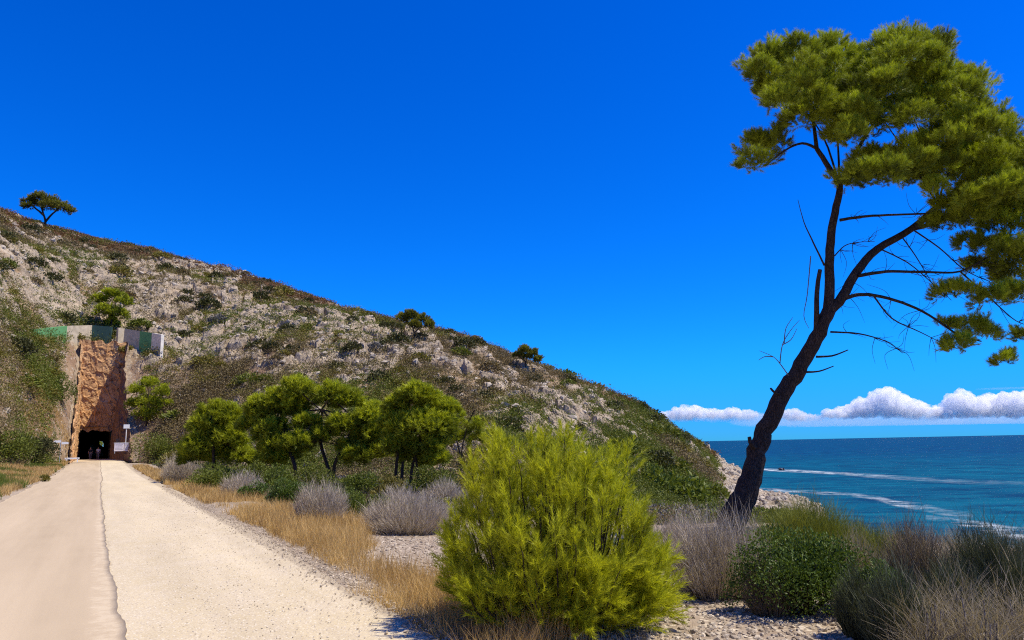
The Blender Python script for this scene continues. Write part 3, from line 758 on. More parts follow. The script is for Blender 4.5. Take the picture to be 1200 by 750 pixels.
for x, y, dd in ((975, 120, 0), (1030, 120, .4), (1090, 130, .5), (1060, 100, 0), (1130, 170, .4), (1010, 165, .3), (1180, 240, .6), (930, 100, .3)):
    a = tp(984, 218) if x < 1020 else tp(1100, 241, .3); limbs.append(([a, (a + tp(x, y, dd + .5)) / 2 + rdir(1)[0] * .15, tp(x, y + 14, dd + .8)], .025, .006))
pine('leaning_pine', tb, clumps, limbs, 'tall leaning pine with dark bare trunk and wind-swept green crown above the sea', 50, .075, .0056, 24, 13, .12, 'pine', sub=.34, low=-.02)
# knots and snapped twigs pale against the sky
dead = MB(); root = [o for o in C.objects if o.name == 'leaning_pine'][0]
for pts in ([(924, 440), (914, 426), (906, 418), (890, 411)], [(914, 426), (917, 404), (926, 388), (937, 375)], [(917, 404), (927, 398), (934, 385)], [(906, 418), (896, 418), (889, 422)],
            [(950, 300), (946, 345), (942, 370), (948, 385)], [(919, 402), (921, 385), (929, 372)]):
    P = smooth_line([tp(x, y, -.15 - .02 * i) for i, (x, y) in enumerate(pts)], 4); dead.tube(P, np.linspace(.011, .004, len(P)), 5)
dead.build('dead_branch', M['deadwood'], root, tb, True)

# ---- mid-distance pines along the valley
def mid_pine(px, d, specs, trunks, label, K=14, nl=.2, nw=.034, nsub=30, nsh=12, sl=.2, mat='pine_mid', group='pines between the path and the hill', name='pine_tree', by=None, sub=.30, tr=.11):
    g = at(px, 560, d); gz = hz(g[0], g[1]); base = np.array([g[0], g[1], gz]); s = d / F_PX
    cl = []
    for x, y, rx, rz in specs:
        x += R.normal() * 4; y += R.normal() * 4; q_ = R.uniform(.7, 1.15); rx *= q_; rz *= q_
        c = at(x, y, d + R.normal() * rx * s * .35); cl.append((c, np.array([rx, (rx + rz) * .5, rz]) * s * .98))
        cl.append((at(x + R.normal() * 4, y + 4, d + rx * s * .8), np.array([rx, rx, rz]) * s * .85))
    lb = []
    for t in trunks:
        P = [at(x, y, d + .2 * R.normal()) for x, y in t]
        if t[0][1] > 900: P[0] = base.copy() + [at(t[0][0], 560, d)[0] - g[0], 0, -.1]
        lb.append((P, tr, tr * .45))
    for c, r in cl[::2]:
        src = lb[R.integers(len(lb))][0][-1]; lb.append(([src, (src + c) / 2 - [0, 0, .1], c], tr * .42, tr * .12))
    return pine(name, base, cl, lb, label, K, nl, nw, nsub, nsh, sl, mat, group, sub=sub)

mid_pine(250, 41, [(228, 500, 17, 15), (245, 486, 20, 15), (268, 492, 18, 16), (235, 520, 22, 16), (262, 515, 24, 18), (250, 535, 26, 14), (280, 510, 14, 16), (222, 535, 14, 10), (278, 535, 14, 12)],
         [((250, 999), (250, 540), (250, 500))], 'round bushy pine with foliage down to the ground beside the gravel path')
mid_pine(372, 38, [(310, 490, 18, 17), (325, 472, 20, 15), (350, 455, 19, 14), (352, 475, 22, 16), (385, 462, 22, 16), (410, 478, 22, 16), (435, 488, 18, 15), (395, 495, 22, 14), (330, 500, 20, 13), (365, 500, 20, 12), (345, 520, 16, 9), (425, 505, 20, 12), (308, 510, 14, 10), (440, 508, 14, 10), (322, 520, 18, 10), (338, 532, 12, 7), (380, 508, 18, 9), (415, 520, 16, 9), (435, 515, 14, 10), (300, 498, 12, 9), (318, 545, 20, 10), (418, 536, 20, 10), (446, 530, 14, 11)],
         [((350, 999), (345, 545), (334, 515), (330, 490)), ((392, 999), (392, 545), (405, 520), (415, 495)), ((400, 999), (385, 550), (374, 510), (378, 480))],
         'widest pine in the valley with several bent trunks and a broad layered crown')
mid_pine(482, 33, [(465, 480, 15, 12), (485, 466, 20, 13), (508, 478, 18, 13), (475, 498, 20, 14), (500, 500, 22, 15), (518, 498, 13, 12), (462, 512, 14, 12), (495, 520, 20, 12), (480, 528, 14, 9), (510, 515, 16, 11), (465, 525, 12, 8), (455, 495, 10, 9), (522, 485, 10, 9), (508, 538, 17, 10)],
         [((470, 999), (471, 560), (473, 535), (478, 500)), ((480, 999), (482, 555), (488, 530), (500, 500)), ((466, 999), (464, 555), (466, 530), (465, 500)), ((488, 999), (490, 560), (486, 530))],
         'upright pine with a cluster of dark trunks behind the grey shrub', tr=.09)
mid_pine(545, 44, [(540, 488, 12, 8), (555, 500, 12, 8), (535, 510, 12, 9), (560, 515, 10, 8)], [((540, 999), (541, 530), (548, 500), (556, 480)), ((541, 540), (535, 515), (530, 492))],
         'thin half-bare pine with sparse grey-green foliage behind the yellow-green bush', nsub=8, tr=.05)
# low pines and bushes on the lower right hillside are separate below
def hill_pine(px, py, specs, trunks, label, nl=.42, nw=.12, K=10, nsub=13, nsh=12, tr=.16, mat='pine_far', group=None, name='pine_tree', sl=.4, flat=False):
    base, d = hit(px, py); s = d / F_PX; cl = []
    for x, y, rx, rz in specs:
        cl.append((at(x, y, d + R.normal() * rx * s * .3), np.array([rx, rx, rz]) * s * .85))
        cl.append((at(x, y + 1, d + rx * s * .8), np.array([rx, rx, rz]) * s * .7))
    lb = []
    for t in trunks:
        P = [at(x, y, d) for x, y in t]; P[0] = base - [0, 0, .2] if t[0] == (px, py) else P[0]; lb.append((P, tr, tr * .5))
    for c, r in cl[::2]:
        src = lb[R.integers(len(lb))][0][-1]; lb.append(([src, (src + c) / 2 - [0, 0, .15], c], tr * .4, tr * .15))
    return pine(name, base, cl, lb, label, K, nl, nw, nsub, nsh, sl, mat, group)
hill_pine(53, 268, [(35, 236, 10, 6), (47, 232, 11, 6), (60, 236, 12, 6), (72, 242, 10, 5), (81, 247, 7, 4), (32, 241, 7, 4), (55, 241, 11, 4)],
          [((53, 268), (53, 258), (50, 248), (47, 238)), ((53, 260), (60, 252), (68, 245)), ((51, 252), (44, 246), (38, 241))], 'umbrella-shaped pine alone on the ridge top at upper left', tr=.28)
hill_pine(485, 398, [(472, 373, 8, 7), (482, 370, 10, 6), (494, 374, 9, 6), (503, 380, 6, 6), (486, 381, 8, 6)], [((485, 398), (485, 390), (482, 378)), ((485, 391), (495, 380))], 'rounded pine on the ridge slope with its shadow beside it', tr=.16, nl=.32, nw=.09, sl=.3)
hill_pine(616, 433, [(614, 411, 8, 5), (624, 414, 7, 5), (606, 416, 5, 3.5), (632, 421, 6, 4), (618, 418, 6, 3)], [((616, 433), (616, 424), (619, 414)), ((617, 425), (608, 417))], 'small wind-bent pine on the skyline halfway down the ridge', tr=.12, nl=.26, nw=.08, sl=.25)
hill_pine(131, 386, [(118, 352, 9, 8), (132, 346, 12, 8), (145, 354, 9, 8), (122, 365, 12, 9), (138, 368, 12, 9), (130, 378, 10, 7)], [((131, 386), (131, 375), (131, 358))], 'round green pine growing just above the painted parapet wall', tr=.16, mat='pine_mid', nl=.34, nw=.1, sl=.3)
hill_pine(172, 499, [(160, 458, 11, 8), (175, 450, 12, 8), (190, 460, 11, 9), (158, 474, 12, 8), (178, 472, 16, 9), (194, 476, 9, 9), (168, 486, 14, 8), (186, 488, 12, 8)], [((172, 499), (172, 485), (174, 462))], 'dark green pine close to the right edge of the rock cutting', tr=.15, mat='pine_mid', nl=.26, nw=.075, sl=.25)
b = rp(318, 1.5); b[2] = hz(b[0], b[1])
pine('pine_tree', b, [(b + [0, 0, 3.4], np.array([3.4, 3, 2.8])), (b + [-2.4, 1, 3], np.array([3, 2, 2.8])), (b + [-3.4, 2, 1.4], np.array([3, 2, 1.8]))], [([b, b + [0, 0, 2], b + [.2, 0, 3.]], .16, .06)], 'sunlit green pine seen small through the far end of the tunnel', 10, .4, .12, 20, 14, .4, 'pine_mid')

# ---- foreground young pine bush
def young_bush():
    base = onz(655, 738, 0.); base[1] += .35; base[2] = hz(base[0], base[1]) - .03
    root = plant('young_pine_bush', base, 'bushy yellow-green young pine in the foreground between the path and stony ground', 'bush')
    st = MB(); P = []; D = []; Ls = []; v = []
    s = base[1] / F_PX
    prof = [  # outline: azimuth-independent reach and height from the photo
    ]
    for k in range(200):
        bv = R.random()
        az = R.random() * 6.283; q = math.sqrt(R.random())
        tip = base + np.array([math.cos(az) * q * 1.03 - .03, math.sin(az) * q * .95, 0])
        hgt = 1.68 * (1 - .55 * q ** 3) * (.70 + .36 * R.random()) - .12 * max(0, math.cos(az)) * q
        if R.random() < .12: hgt = min(hgt * 1.12, 1.74)
        if q > .75 and R.random() < .5: hgt *= .45 + .4 * R.random()
        tip[2] = base[2] + hgt
        b0 = base + np.array([math.cos(az) * .12 * q, math.sin(az) * .12 * q, 0])
        midp = b0 * .45 + tip * .55; midp[:2] += (tip[:2] - b0[:2]) * .16; midp[2] -= .13 * q * hgt
        L = smooth_line([b0, midp, tip], 7); L += np.cumsum(R.normal(size=L.shape) * .006, 0)
        st.tube(L, np.linspace(.013, .0035, len(L)), 5)
        m = len(L)
        for i in range(int(m * .3), m):
            f = i / (m - 1)
            dirn = unit(L[min(i + 1, m - 1)] - L[max(i - 1, 0)])
            for _ in range(int(R.integers(1, 3)) if f < .9 else 3):
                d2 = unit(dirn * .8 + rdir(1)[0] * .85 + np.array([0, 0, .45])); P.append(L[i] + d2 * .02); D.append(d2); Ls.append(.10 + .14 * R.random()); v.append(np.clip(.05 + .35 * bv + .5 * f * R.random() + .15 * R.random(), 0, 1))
        P.append(tip); D.append(unit(dirn + [0, 0, .3])); Ls.append(.16); v.append(.85)
    # low skirt reaching out to the right over the stones
    for k in range(60):
        az = R.uniform(-1.5, .5); rr_ = .8 + .32 * R.random(); tip = base + np.array([math.cos(az) * rr_ * 1.0, math.sin(az) * rr_ * .75, .12 + .55 * R.random()])
        L = smooth_line([base + [0, 0, .1], base * .5 + tip * .5 + [0, 0, .12], tip], 6); st.tube(L, np.linspace(.01, .003, len(L)), 5)
        for i in range(4, len(L)):
            dirn = unit(L[min(i + 1, len(L) - 1)] - L[i - 1])
            for _ in range(3): d2 = unit(dirn * .8 + rdir(1)[0] * .7 + np.array([0, 0, .5])); P.append(L[i]); D.append(d2); Ls.append(.1 + .12 * R.random()); v.append(.3 + .6 * R.random())
    st.build('stems', M['bark'], root, base, True)
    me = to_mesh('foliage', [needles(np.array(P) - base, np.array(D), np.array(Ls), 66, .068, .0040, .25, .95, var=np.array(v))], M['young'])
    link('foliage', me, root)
young_bush()

# ---- generic shrubs
def twig_bush(name, px, py, wpx, hpx, label, mat, n=1400, w=.006, group=None, z=None, d=None, spread=.75, bend=.15, cat='shrub', stems='deadwood', fine=3, depth=.8):
    p = onz(px, py, 0.) if d is None else at(px, py, d)
    p[2] = hz(p[0], p[1]); dd = p[1]; s = dd / F_PX; rx = wpx * .5 * s; h = hpx * s
    root = plant(name, p, label, cat, group)
    a = rnd(n) * 6.283; q = np.sqrt(rnd(n))
    dx = np.cos(a) * q * rx; dy = np.sin(a) * q * rx * depth
    lob = 1 + .22 * np.sin(a * 2 + R.random() * 6) * q + .16 * np.sin(a * 5 + R.random() * 6) * q
    hh = h * (1 - .5 * q ** 2) * (.42 + .62 * rnd(n)) * lob
    b0 = np.stack([dx * .6, dy * .6, -.02 + 0 * hh], 1); tip = np.stack([dx, dy, hh], 1)
    L = np.linalg.norm(tip - b0, axis=1); D = unit(tip - b0)
    parts = [blades(b0, D, L, w * 1.3, bend, 4)]
    for k in range(fine):         # side twigs along each stem
        f = .35 + .6 * rnd(n); P = b0 + D * (L * f)[:, None]; D2 = unit(D + rdir(n) * .65 + [0, 0, .25])
        parts.append(blades(P, D2, L * (.18 + .25 * rnd(n)), w * .75, .12, 2))
    link('twigs', to_mesh('twigs', parts, M[mat]), root)
    st = MB()
    for k in range(14): st.tube([b0[k] * .05, b0[k] + D[k] * L[k] * .35, b0[k] + D[k] * L[k] * .7], [.014, .009, .004], 5)
    st.build('stems', M[stems], root, None, True); return root

def leaf_bush(name, px, py, wpx, hpx, label, mat, n=7000, ln=.035, wd=.018, group=None, d=None, cat='shrub', depth=.8, lumps=14):
    p = onz(px, py, 0.) if d is None else at(px, py, d)
    p[2] = hz(p[0], p[1]); s = p[1] / F_PX; rx = wpx * .5 * s; h = hpx * s
    root = plant(name, p, label, cat, group); m = n // lumps; P = []; Nn = []; v = []
    for k in range(lumps):
        a = R.random() * 6.283; q = math.sqrt(R.random()) * .72; c = np.array([math.cos(a) * q * rx, math.sin(a) * q * rx * depth, h * (.12 + .58 * R.random() * (1 - q * q))])
        dd = rdir(m); dd[:, 2] = np.where(dd[:, 2] < -.3, -dd[:, 2], dd[:, 2]); r = np.array([rx * .45, rx * .45 * depth, h * .38])
        P.append(c + dd * r * (.55 + .5 * rnd(m, 1) ** .7)); Nn.append(unit(dd * .7 + rdir(m) * .8 + [0, 0, .3])); v.append(np.clip(.15 + .5 * rnd(m) ** 2 + .3 * R.random(), 0, 1))
    P = np.concatenate(P); P[:, 2] = np.maximum(P[:, 2], .01)
    link('foliage', to_mesh('foliage', [leaves(P, np.concatenate(Nn), ln * (.7 + .6 * rnd(len(P))), wd, np.concatenate(v))], M[mat]), root)
    st = MB()
    for k in range(16):
        i = R.integers(len(P)); st.tube([P[i] * [.1, .1, 0], P[i] * [.5, .5, .55], P[i]], [.015, .010, .004], 5)
    st.build('stems', M['bark'], root, None, True); return root

# right-hand shrub belt in front of the sea
twig_bush('broom_shrub', 842, 693, 125, 92, 'pale grey dead broom shrub at the foot of the leaning pine', 'dead', 2600, .0055)
twig_bush('broom_shrub', 795, 660, 70, 60, 'low grey twiggy shrub half hidden behind the yellow-green bush', 'dead', 1200, .0055)
leaf_bush('lentisk_shrub', 942, 713, 165, 98, 'glossy dark green leafy shrub in front of the sea', 'lentisk', 17000, .034, .017, lumps=34, depth=.55)
leaf_bush('lentisk_shrub', 1040, 738, 90, 80, 'small dark green leafy shrub in shade behind the pale dry grass tussock', 'lentisk', 6000, .03, .014, lumps=12)
twig_bush('broom_shrub', 950, 640, 150, 66, 'fresh yellow-green broom behind the glossy dark green shrub', 'broom_green', 2600, .006, d=11.5, stems='bark')
twig_bush('broom_shrub', 1028, 652, 90, 50, 'smaller yellow-green broom at the edge of the sea view', 'broom_green', 1200, .006, d=10.5, stems='bark')
twig_bush('broom_shrub', 1008, 705, 62, 82, 'narrow straw-coloured dead broom between two dark green shrubs', 'straw_grey', 1300, .005, depth=1)
twig_bush('broom_shrub', 1076, 716, 88, 112, 'tall brownish bare-twigged shrub against the sea', 'dead_dark', 1700, .0055)
twig_bush('broom_shrub', 1168, 722, 115, 108, 'dark blue-green broom with fine upright twigs at the right edge', 'broom_dark', 3000, .0055, stems='bark')
twig_bush('broom_shrub', 1120, 730, 90, 78, 'low dark broom between the brown twiggy shrub and the blue-green one', 'broom_dark', 1600, .0055, stems='bark')
twig_bush('broom_shrub', 1235, 712, 90, 100, 'dark broom cut off by the right edge of the view', 'broom_dark', 1500, .006, stems='bark')
twig_bush('broom_shrub', 905, 712, 66, 58, 'low dark broom between the pale dead broom and the glossy shrub', 'dead_dark', 1300, .0055)
twig_bush('broom_shrub', 1012, 738, 60, 74, 'dark green-grey broom in front of the straw-coloured dead broom', 'broom_dark', 1600, .0055, stems='bark')
twig_bush('broom_shrub', 1052, 752, 84, 92, 'dark broom just left of the pale dry grass tussocks', 'broom_dark', 1600, .0055, stems='bark')
for px, py, w, h, lab in ((1085, 762, 90, 95, 'bleached dry grass tussock with curling blades beside the stones'), (1150, 768, 95, 100, 'largest blond dry grass tussock in the right corner'), (1205, 760, 80, 110, 'dry grass tussock cut by the right edge of the view'), (1120, 748, 60, 100, 'tall thin dry grass tussock in front of the dark broom')):
    twig_bush('grass_tussock', px, py, w, h, lab, 'straw_grey', 420, .0045, spread=.8, bend=.55, cat='grass tussock', fine=1, group=None)

# shrubs along the verge
twig_bush('broom_shrub', 478, 617, 106, 46, 'wide ash-grey dead shrub below the upright pine', 'dead', 3000, .008)
twig_bush('broom_shrub', 376, 608, 64, 47, 'rounded ash-grey dead shrub next to the golden grass', 'dead', 2000, .009)
twig_bush('broom_shrub', 284, 577, 52, 27, 'low grey shrub below the round bushy pine', 'dead', 1400, .014)
twig_bush('broom_shrub', 362, 566, 50, 24, 'small grey shrub under the widest pine', 'dead', 1100, .014)
twig_bush('broom_shrub', 212, 562, 48, 30, 'grey shrub beside the path short of the bushy pine', 'dead', 1300, .018)
twig_bush('broom_shrub', 330, 584, 40, 22, 'greyish-brown low shrub among green bushes by the path', 'dead_dark', 900, .012)
leaf_bush('lentisk_shrub', 340, 592, 56, 36, 'dark green rounded shrub behind the golden grass', 'lentisk', 5000, .06, .035)
leaf_bush('lentisk_shrub', 302, 582, 40, 22, 'small dark green shrub left of the rounded green one', 'lentisk', 2400, .07, .04)
leaf_bush('green_bush', 410, 594, 36, 34, 'bright green upright bush between two grey shrubs', 'weed', 3000, .07, .025)
leaf_bush('green_bush', 252, 565, 46, 27, 'bright green bush by the path below the round pine', 'weed', 3000, .10, .04)
leaf_bush('green_bush', 178, 548, 52, 40, 'olive green bush right of the information board', 'scrub_green', 3000, .22, .10, d=92)
leaf_bush('green_bush', 205, 552, 40, 26, 'olive bush with pale tips at the far bend of the verge', 'scrub_olive', 2400, .2, .1, d=62)
for px, py, w, h, mt, lab in ((440, 588, 44, 22, 'scrub_green', 'low green shrub behind the wide ash-grey dead shrub'), (325, 562, 46, 22, 'scrub_green', 'low green shrub in front of the left trunk of the widest pine'), (392, 574, 40, 20, 'weed', 'low green shrub under the widest pine'), (275, 562, 40, 18, 'scrub_green', 'low olive shrub between the round pine and the widest pine'), (228, 556, 34, 18, 'scrub_dark', 'low dark shrub left of the bright green bush by the path')):
    leaf_bush('low_shrub', px, py, w, h, lab, mt, 2200, .09, .04)
for px, d, w, h, mt, lab in ((330, 36, 60, 34, 'weed', 'green bush at the foot of the left trunk of the widest pine'), (372, 40, 60, 34, 'scrub_green', 'green bush between the trunks of the widest pine'), (425, 36, 56, 32, 'weed', 'green bush right of the trunks of the widest pine'), (300, 39, 40, 32, 'scrub_green', 'green bush joining the round pine and the widest pine'), (455, 35, 40, 28, 'scrub_olive', 'olive bush left of the upright pine trunks'), (505, 36, 56, 36, 'scrub_green', 'green bush beside the upright pine trunks'), (250, 38, 60, 24, 'scrub_green', 'green bush under the round bushy pine'), (550, 38, 60, 30, 'scrub_olive', 'olive bush under the thin half-bare pine')):
    leaf_bush('green_bush', px, 560, w, h * 1.15, lab, mt, 3200, .10, .045, d=d - 5)
for px, d, w, h, lab in ((470, 27, 60, 26, 'grey twiggy shrub in the shade of the upright pine'), (520, 30, 60, 30, 'grey twiggy shrub behind the left flank of the yellow-green bush'), (430, 31, 50, 20, 'grey twiggy shrub under the right side of the widest pine')):
    twig_bush('broom_shrub', px, 560, w, h, lab, 'dead', 900, .014, d=d)

# left verge bushes
leaf_bush('green_bush', 18, 545, 60, 42, 'dark green bush at the left edge of the view beside the path', 'scrub_green', 4000, .22, .10, d=70)
leaf_bush('green_bush', 45, 545, 44, 34, 'dark green bush left of the white arrow signpost', 'scrub_dark', 3000, .22, .1, d=78)
leaf_bush('green_bush', 68, 535, 30, 36, 'yellow-green bush behind the white arrow signpost', 'weed', 2400, .24, .10, d=98)
leaf_bush('green_bush', 52, 566, 10, 10, 'small dark tuft of weeds on the left edge of the concrete path', 'scrub_olive', 500, .12, .05, d=45)

# ------------------------------------------------------------------ hillside scrub
def bush_template(n, leaf):
    d = rdir(n); d[:, 2] = np.abs(d[:, 2]); r = .62 + .42 * rnd(n, 1)
    a = np.arctan2(d[:, 1], d[:, 0]); lump = 1 + .22 * np.sin(a * 3 + R.random() * 6) * np.sin(d[:, 2:3].ravel() * 4 + R.random() * 6)
    P = d * r * lump[:, None] * [1, 1, .85]
    Nn = unit(d * .6 + rdir(n) * .9 + [0, 0, .3])
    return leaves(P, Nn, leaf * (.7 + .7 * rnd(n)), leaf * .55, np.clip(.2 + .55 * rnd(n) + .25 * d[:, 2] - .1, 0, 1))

# candidates over the slope seen from the path
def candidates(n):
    px = R.uniform(-60, 880, n); u = (px - 600) / 860
    d = 62 + (196 - 62) * rnd(n) ** .9
    x = u * d; y = d; z, q = terrain(x, y)
    tt, s = ts(x, y)
    ok = (d > q['dF'] - 3) & (d < q['dR'] + 2) & (u < .262) & ~((tt > 98) & (tt < 135) & (np.abs(s) < 5.5))
    return np.stack([x, y, z], 1)[ok], {k: v[ok] for k, v in q.items()}

# individually placed shrubs: (px, py, width px, material, label)
NAMED = [(140, 322, 26, 'scrub_olive', 'large olive shrub among pale crags above the round pine'), (245, 360, 26, 'scrub_dark', 'round dark shrub alone on the pale rock band'),
         (255, 378, 22, 'scrub_grey', 'grey-green rounded shrub just below the round dark one on the rock band'), (305, 350, 22, 'scrub_dark', 'dark shrub below the skyline right of the round dark rock-band shrub'),
         (332, 345, 24, 'scrub_olive', 'bushy shrub breaking the skyline above the pale rock band'), (362, 372, 24, 'scrub_brown', 'brown rounded shrub between pale boulders high on the slope'),
         (413, 410, 22, 'scrub_dark', 'dark round shrub left of its grey twin, below the rounded ridge pine'), (440, 408, 17, 'scrub_grey', 'grey round shrub close to the dark one below the ridge pine'),
         (467, 402, 28, 'scrub_dark', 'wide dark shrub at the foot of the rounded ridge pine'), (575, 432, 24, 'scrub_brown', 'dark brown shrub uphill of the wind-bent pine'), (540, 416, 24, 'scrub_green', 'green shrub on the ridge midway between the two ridge pines'),
         (640, 428, 18, 'scrub_olive', 'olive shrub just downhill of the wind-bent pine'), (450, 383, 12, 'scrub_dark', 'small dark shrub on the skyline left of the rounded ridge pine'), (20, 410, 40, 'scrub_dark', 'dark green shrub at the left end of the painted parapet wall'),
         (165, 383, 24, 'scrub_green', 'bright olive shrub right of the round pine above the wall'), (150, 392, 16, 'scrub_dark', 'dark shrub filling the gap between the two parapet walls'), (195, 315, 18, 'scrub_dark', 'dark shrub near the skyline above the pale crags at left'), (215, 322, 16, 'scrub_brown', 'brown shrub near the skyline right of the dark one'),
         (8, 312, 22, 'scrub_green', 'green shrub in the crags at the left edge of the view'), (130, 395, 22, 'scrub_dark', 'dark shrub in front of the parapet wall by the cutting'), (90, 398, 18, 'scrub_olive', 'olive shrub in front of the beige panel of the parapet wall'),
         (290, 448, 30, 'scrub_green', 'green spreading shrub above the widest pine in the valley'), (150, 412, 18, 'scrub_olive', 'olive shrub at the top right corner of the rock cutting'),
         (800, 585, 70, 'weed', 'broad bright green shrub low on the slope behind the pale dead broom'), (835, 582, 40, 'scrub_green', 'green shrub at the right foot of the hill above the sea'), (760, 572, 60, 'weed', 'bright green shrub low on the slope beyond the yellow-green bush'),
         (770, 545, 40, 'scrub_dark', 'dark rounded shrub midway down the right end of the hill'), (725, 530, 44, 'scrub_green', 'green shrub on the slope above the right side of the yellow-green bush')]
for px, py, w, mt, lab in NAMED:
    p, d = hit(px, py); r = w * .5 * d / F_PX
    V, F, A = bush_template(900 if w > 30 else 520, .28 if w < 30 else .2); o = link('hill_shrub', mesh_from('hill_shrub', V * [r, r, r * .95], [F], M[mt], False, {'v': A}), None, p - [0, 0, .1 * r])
    tag(o, lab, 'shrub')

def repeats():
    P, q = candidates(9000)
    # thin out so that neighbours do not touch
    keep = []; cell = {}
    for i in R.permutation(len(P)):
        if q['e'][i] < .03: continue
        k = (int(P[i, 0] // 4.2), int(P[i, 1] // 4.2))
        if k in cell: continue
        cell[k] = 1; keep.append(i)
        if len(keep) >= 262: break
    kinds = {'scrub_dark': 'dark', 'scrub_olive': 'olive', 'scrub_brown': 'brown', 'scrub_green': 'green'}
    tmpl = {}
    for mt in kinds:
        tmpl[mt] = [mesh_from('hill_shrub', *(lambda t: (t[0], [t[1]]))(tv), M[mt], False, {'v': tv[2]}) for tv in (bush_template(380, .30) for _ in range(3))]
    for i in keep:
        e = q['e'][i]; u = q['u'][i]
        if u > .05: mt = R.choice(['scrub_green', 'scrub_dark', 'scrub_olive'], p=[.45, .25, .3])
        elif e > .45: mt = R.choice(['scrub_dark', 'scrub_olive', 'scrub_brown'], p=[.45, .3, .25])
        else: mt = R.choice(['scrub_green', 'scrub_olive', 'scrub_brown'], p=[.3, .45, .25])
        where = ('near the skyline' if e > .8 else 'on the upper rocky slope' if e > .5 else 'on the middle of the slope' if e > .25 else 'on the lowest slope')
        side = ('left of the tunnel' if u < -.57 else 'above the valley pines' if u < -.1 else 'at the seaward end')
        lab = f'rounded {kinds[mt]} wild shrub {where}, {side}'
        o = link('hill_shrub', tmpl[mt][R.integers(3)]); r = R.uniform(.75, 1.7) * (1.15 if u > .05 else 1)
        o.location = P[i] - [0, 0, .15 * r]; o.scale = (r * R.uniform(.9, 1.3), r * R.uniform(.9, 1.2), r * R.uniform(.7, 1.0)); o.rotation_euler = (0, 0, R.random() * 6.28)
        tag(o, lab, 'shrub', f'{kinds[mt]} shrubs {where} {side}')
repeats()

def scrub_mass():
    P, q = candidates(120000)
    rock = q['rock']; e = q['e']; u = q['u']; nz = fbm(P[:, 0] / 7, P[:, 1] / 7, 120)
    pr = np.where(rock > .5, .34 - .14 * ss(.5, .6, e), .9) * (.45 + .9 * ss(.36, .58, nz)) * (1 - .25 * ss(.5, .8, e)) * (1 + .9 * ss(-.05, .12, u) * (1 - ss(.55, .8, e)))
    pr = np.where(u < -.56, np.maximum(pr, .75 * (1 - ss(.5, .75, e))), pr) * (1 + .55 * (1 - ss(.45, .65, e)))
    k = rnd(len(P)) < pr * .64; P = P[k]; e = e[k]; u = u[k]; nz2 = fbm(P[:, 0] / 12, P[:, 1] / 12, 130) + .2 * (rnd(len(P)) - .5); d = P[:, 1]
    ridge = (e > .955) & (rnd(len(P)) < .8)
    green = ~ridge & (nz2 + .25 * ss(-.05, .12, u) + .12 * (e < .2) > .60)
    brown = ~ridge & ~green & (nz2 < .50)
    olive = ~ridge & ~green & ~brown
    for nm, msk, mt, lab in (('scrub_cover', ridge, 'scrub_red', None), ('scrub_cover', green, 'scrub_green', None), ('scrub_cover', brown, 'scrub_brown', None), ('scrub_cover', olive, 'scrub_olive', None)):
        Q = P[msk]; n = len(Q); K = 44
        if n == 0: continue
        r = (.42 + 1.15 * rnd(n) ** 1.7) * (1 if mt != 'scrub_red' else .75); dd = rdir(n * K).reshape(n, K, 3); dd[..., 2] = np.abs(dd[..., 2])
        X = Q[:, None] + dd * (r[:, None] * (.55 + .5 * rnd(n, K)))[..., None] * [1.2, 1.2, .95] - [0, 0, .06]
        X = X.reshape(-1, 3); Nn = unit(dd.reshape(-1, 3) * .6 + rdir(n * K) * .9 + [0, 0, .25])
        v = np.clip(np.repeat(.15 + .6 * rnd(n), K) + .3 * (rnd(n * K) - .5), 0, 1)
        sz = np.repeat(.10 + .0011 * Q[:, 1], K)
        tag(link(nm, to_mesh(nm, [leaves(X, Nn, sz * (.7 + .6 * rnd(n * K)), sz * .55, v)], M[mt])), {'scrub_red': 'rusty low scrub along the ridge', 'scrub_green': 'green low maquis scrub covering the slope', 'scrub_brown': 'brown low dry scrub covering the slope', 'scrub_olive': 'olive low scrub covering the slope'}[mt], kind='stuff')
scrub_mass()

def loose_rocks():      # rubble and small outcrops lying over the slope
    P, q = candidates(26000); k = rnd(len(P)) < np.where(q['rock'] > .4, .5, .22); P = P[k][:6000]
    sz = .12 + .5 * rnd(len(P)) ** 3
    V, F, A = stones(P, sz, .75)
    m = simplemat('limestone_rubble', (.40, .345, .265), .95, .3, .6, .1)
    tag(link('hillside_rubble', mesh_from('hillside_rubble', V, [F], m, False, {'v': A})), 'pale limestone rubble scattered over the slope', kind='stuff')
    u = R.uniform(.262, .50, 5000); d = R.uniform(95, 178, 5000); x = u * d; z, q = terrain(x, d); k = (z > SEA - .4) & q['shore']
    P = np.stack([x, d, z], 1)[k]; V, F, A = stones(P, .12 + .5 * rnd(len(P)) ** 3, .8)
    tag(link('shore_rubble', mesh_from('shore_rubble', V, [F], m, False, {'v': A})), 'pale boulders and rubble along the waterline', kind='stuff')
loose_rocks()

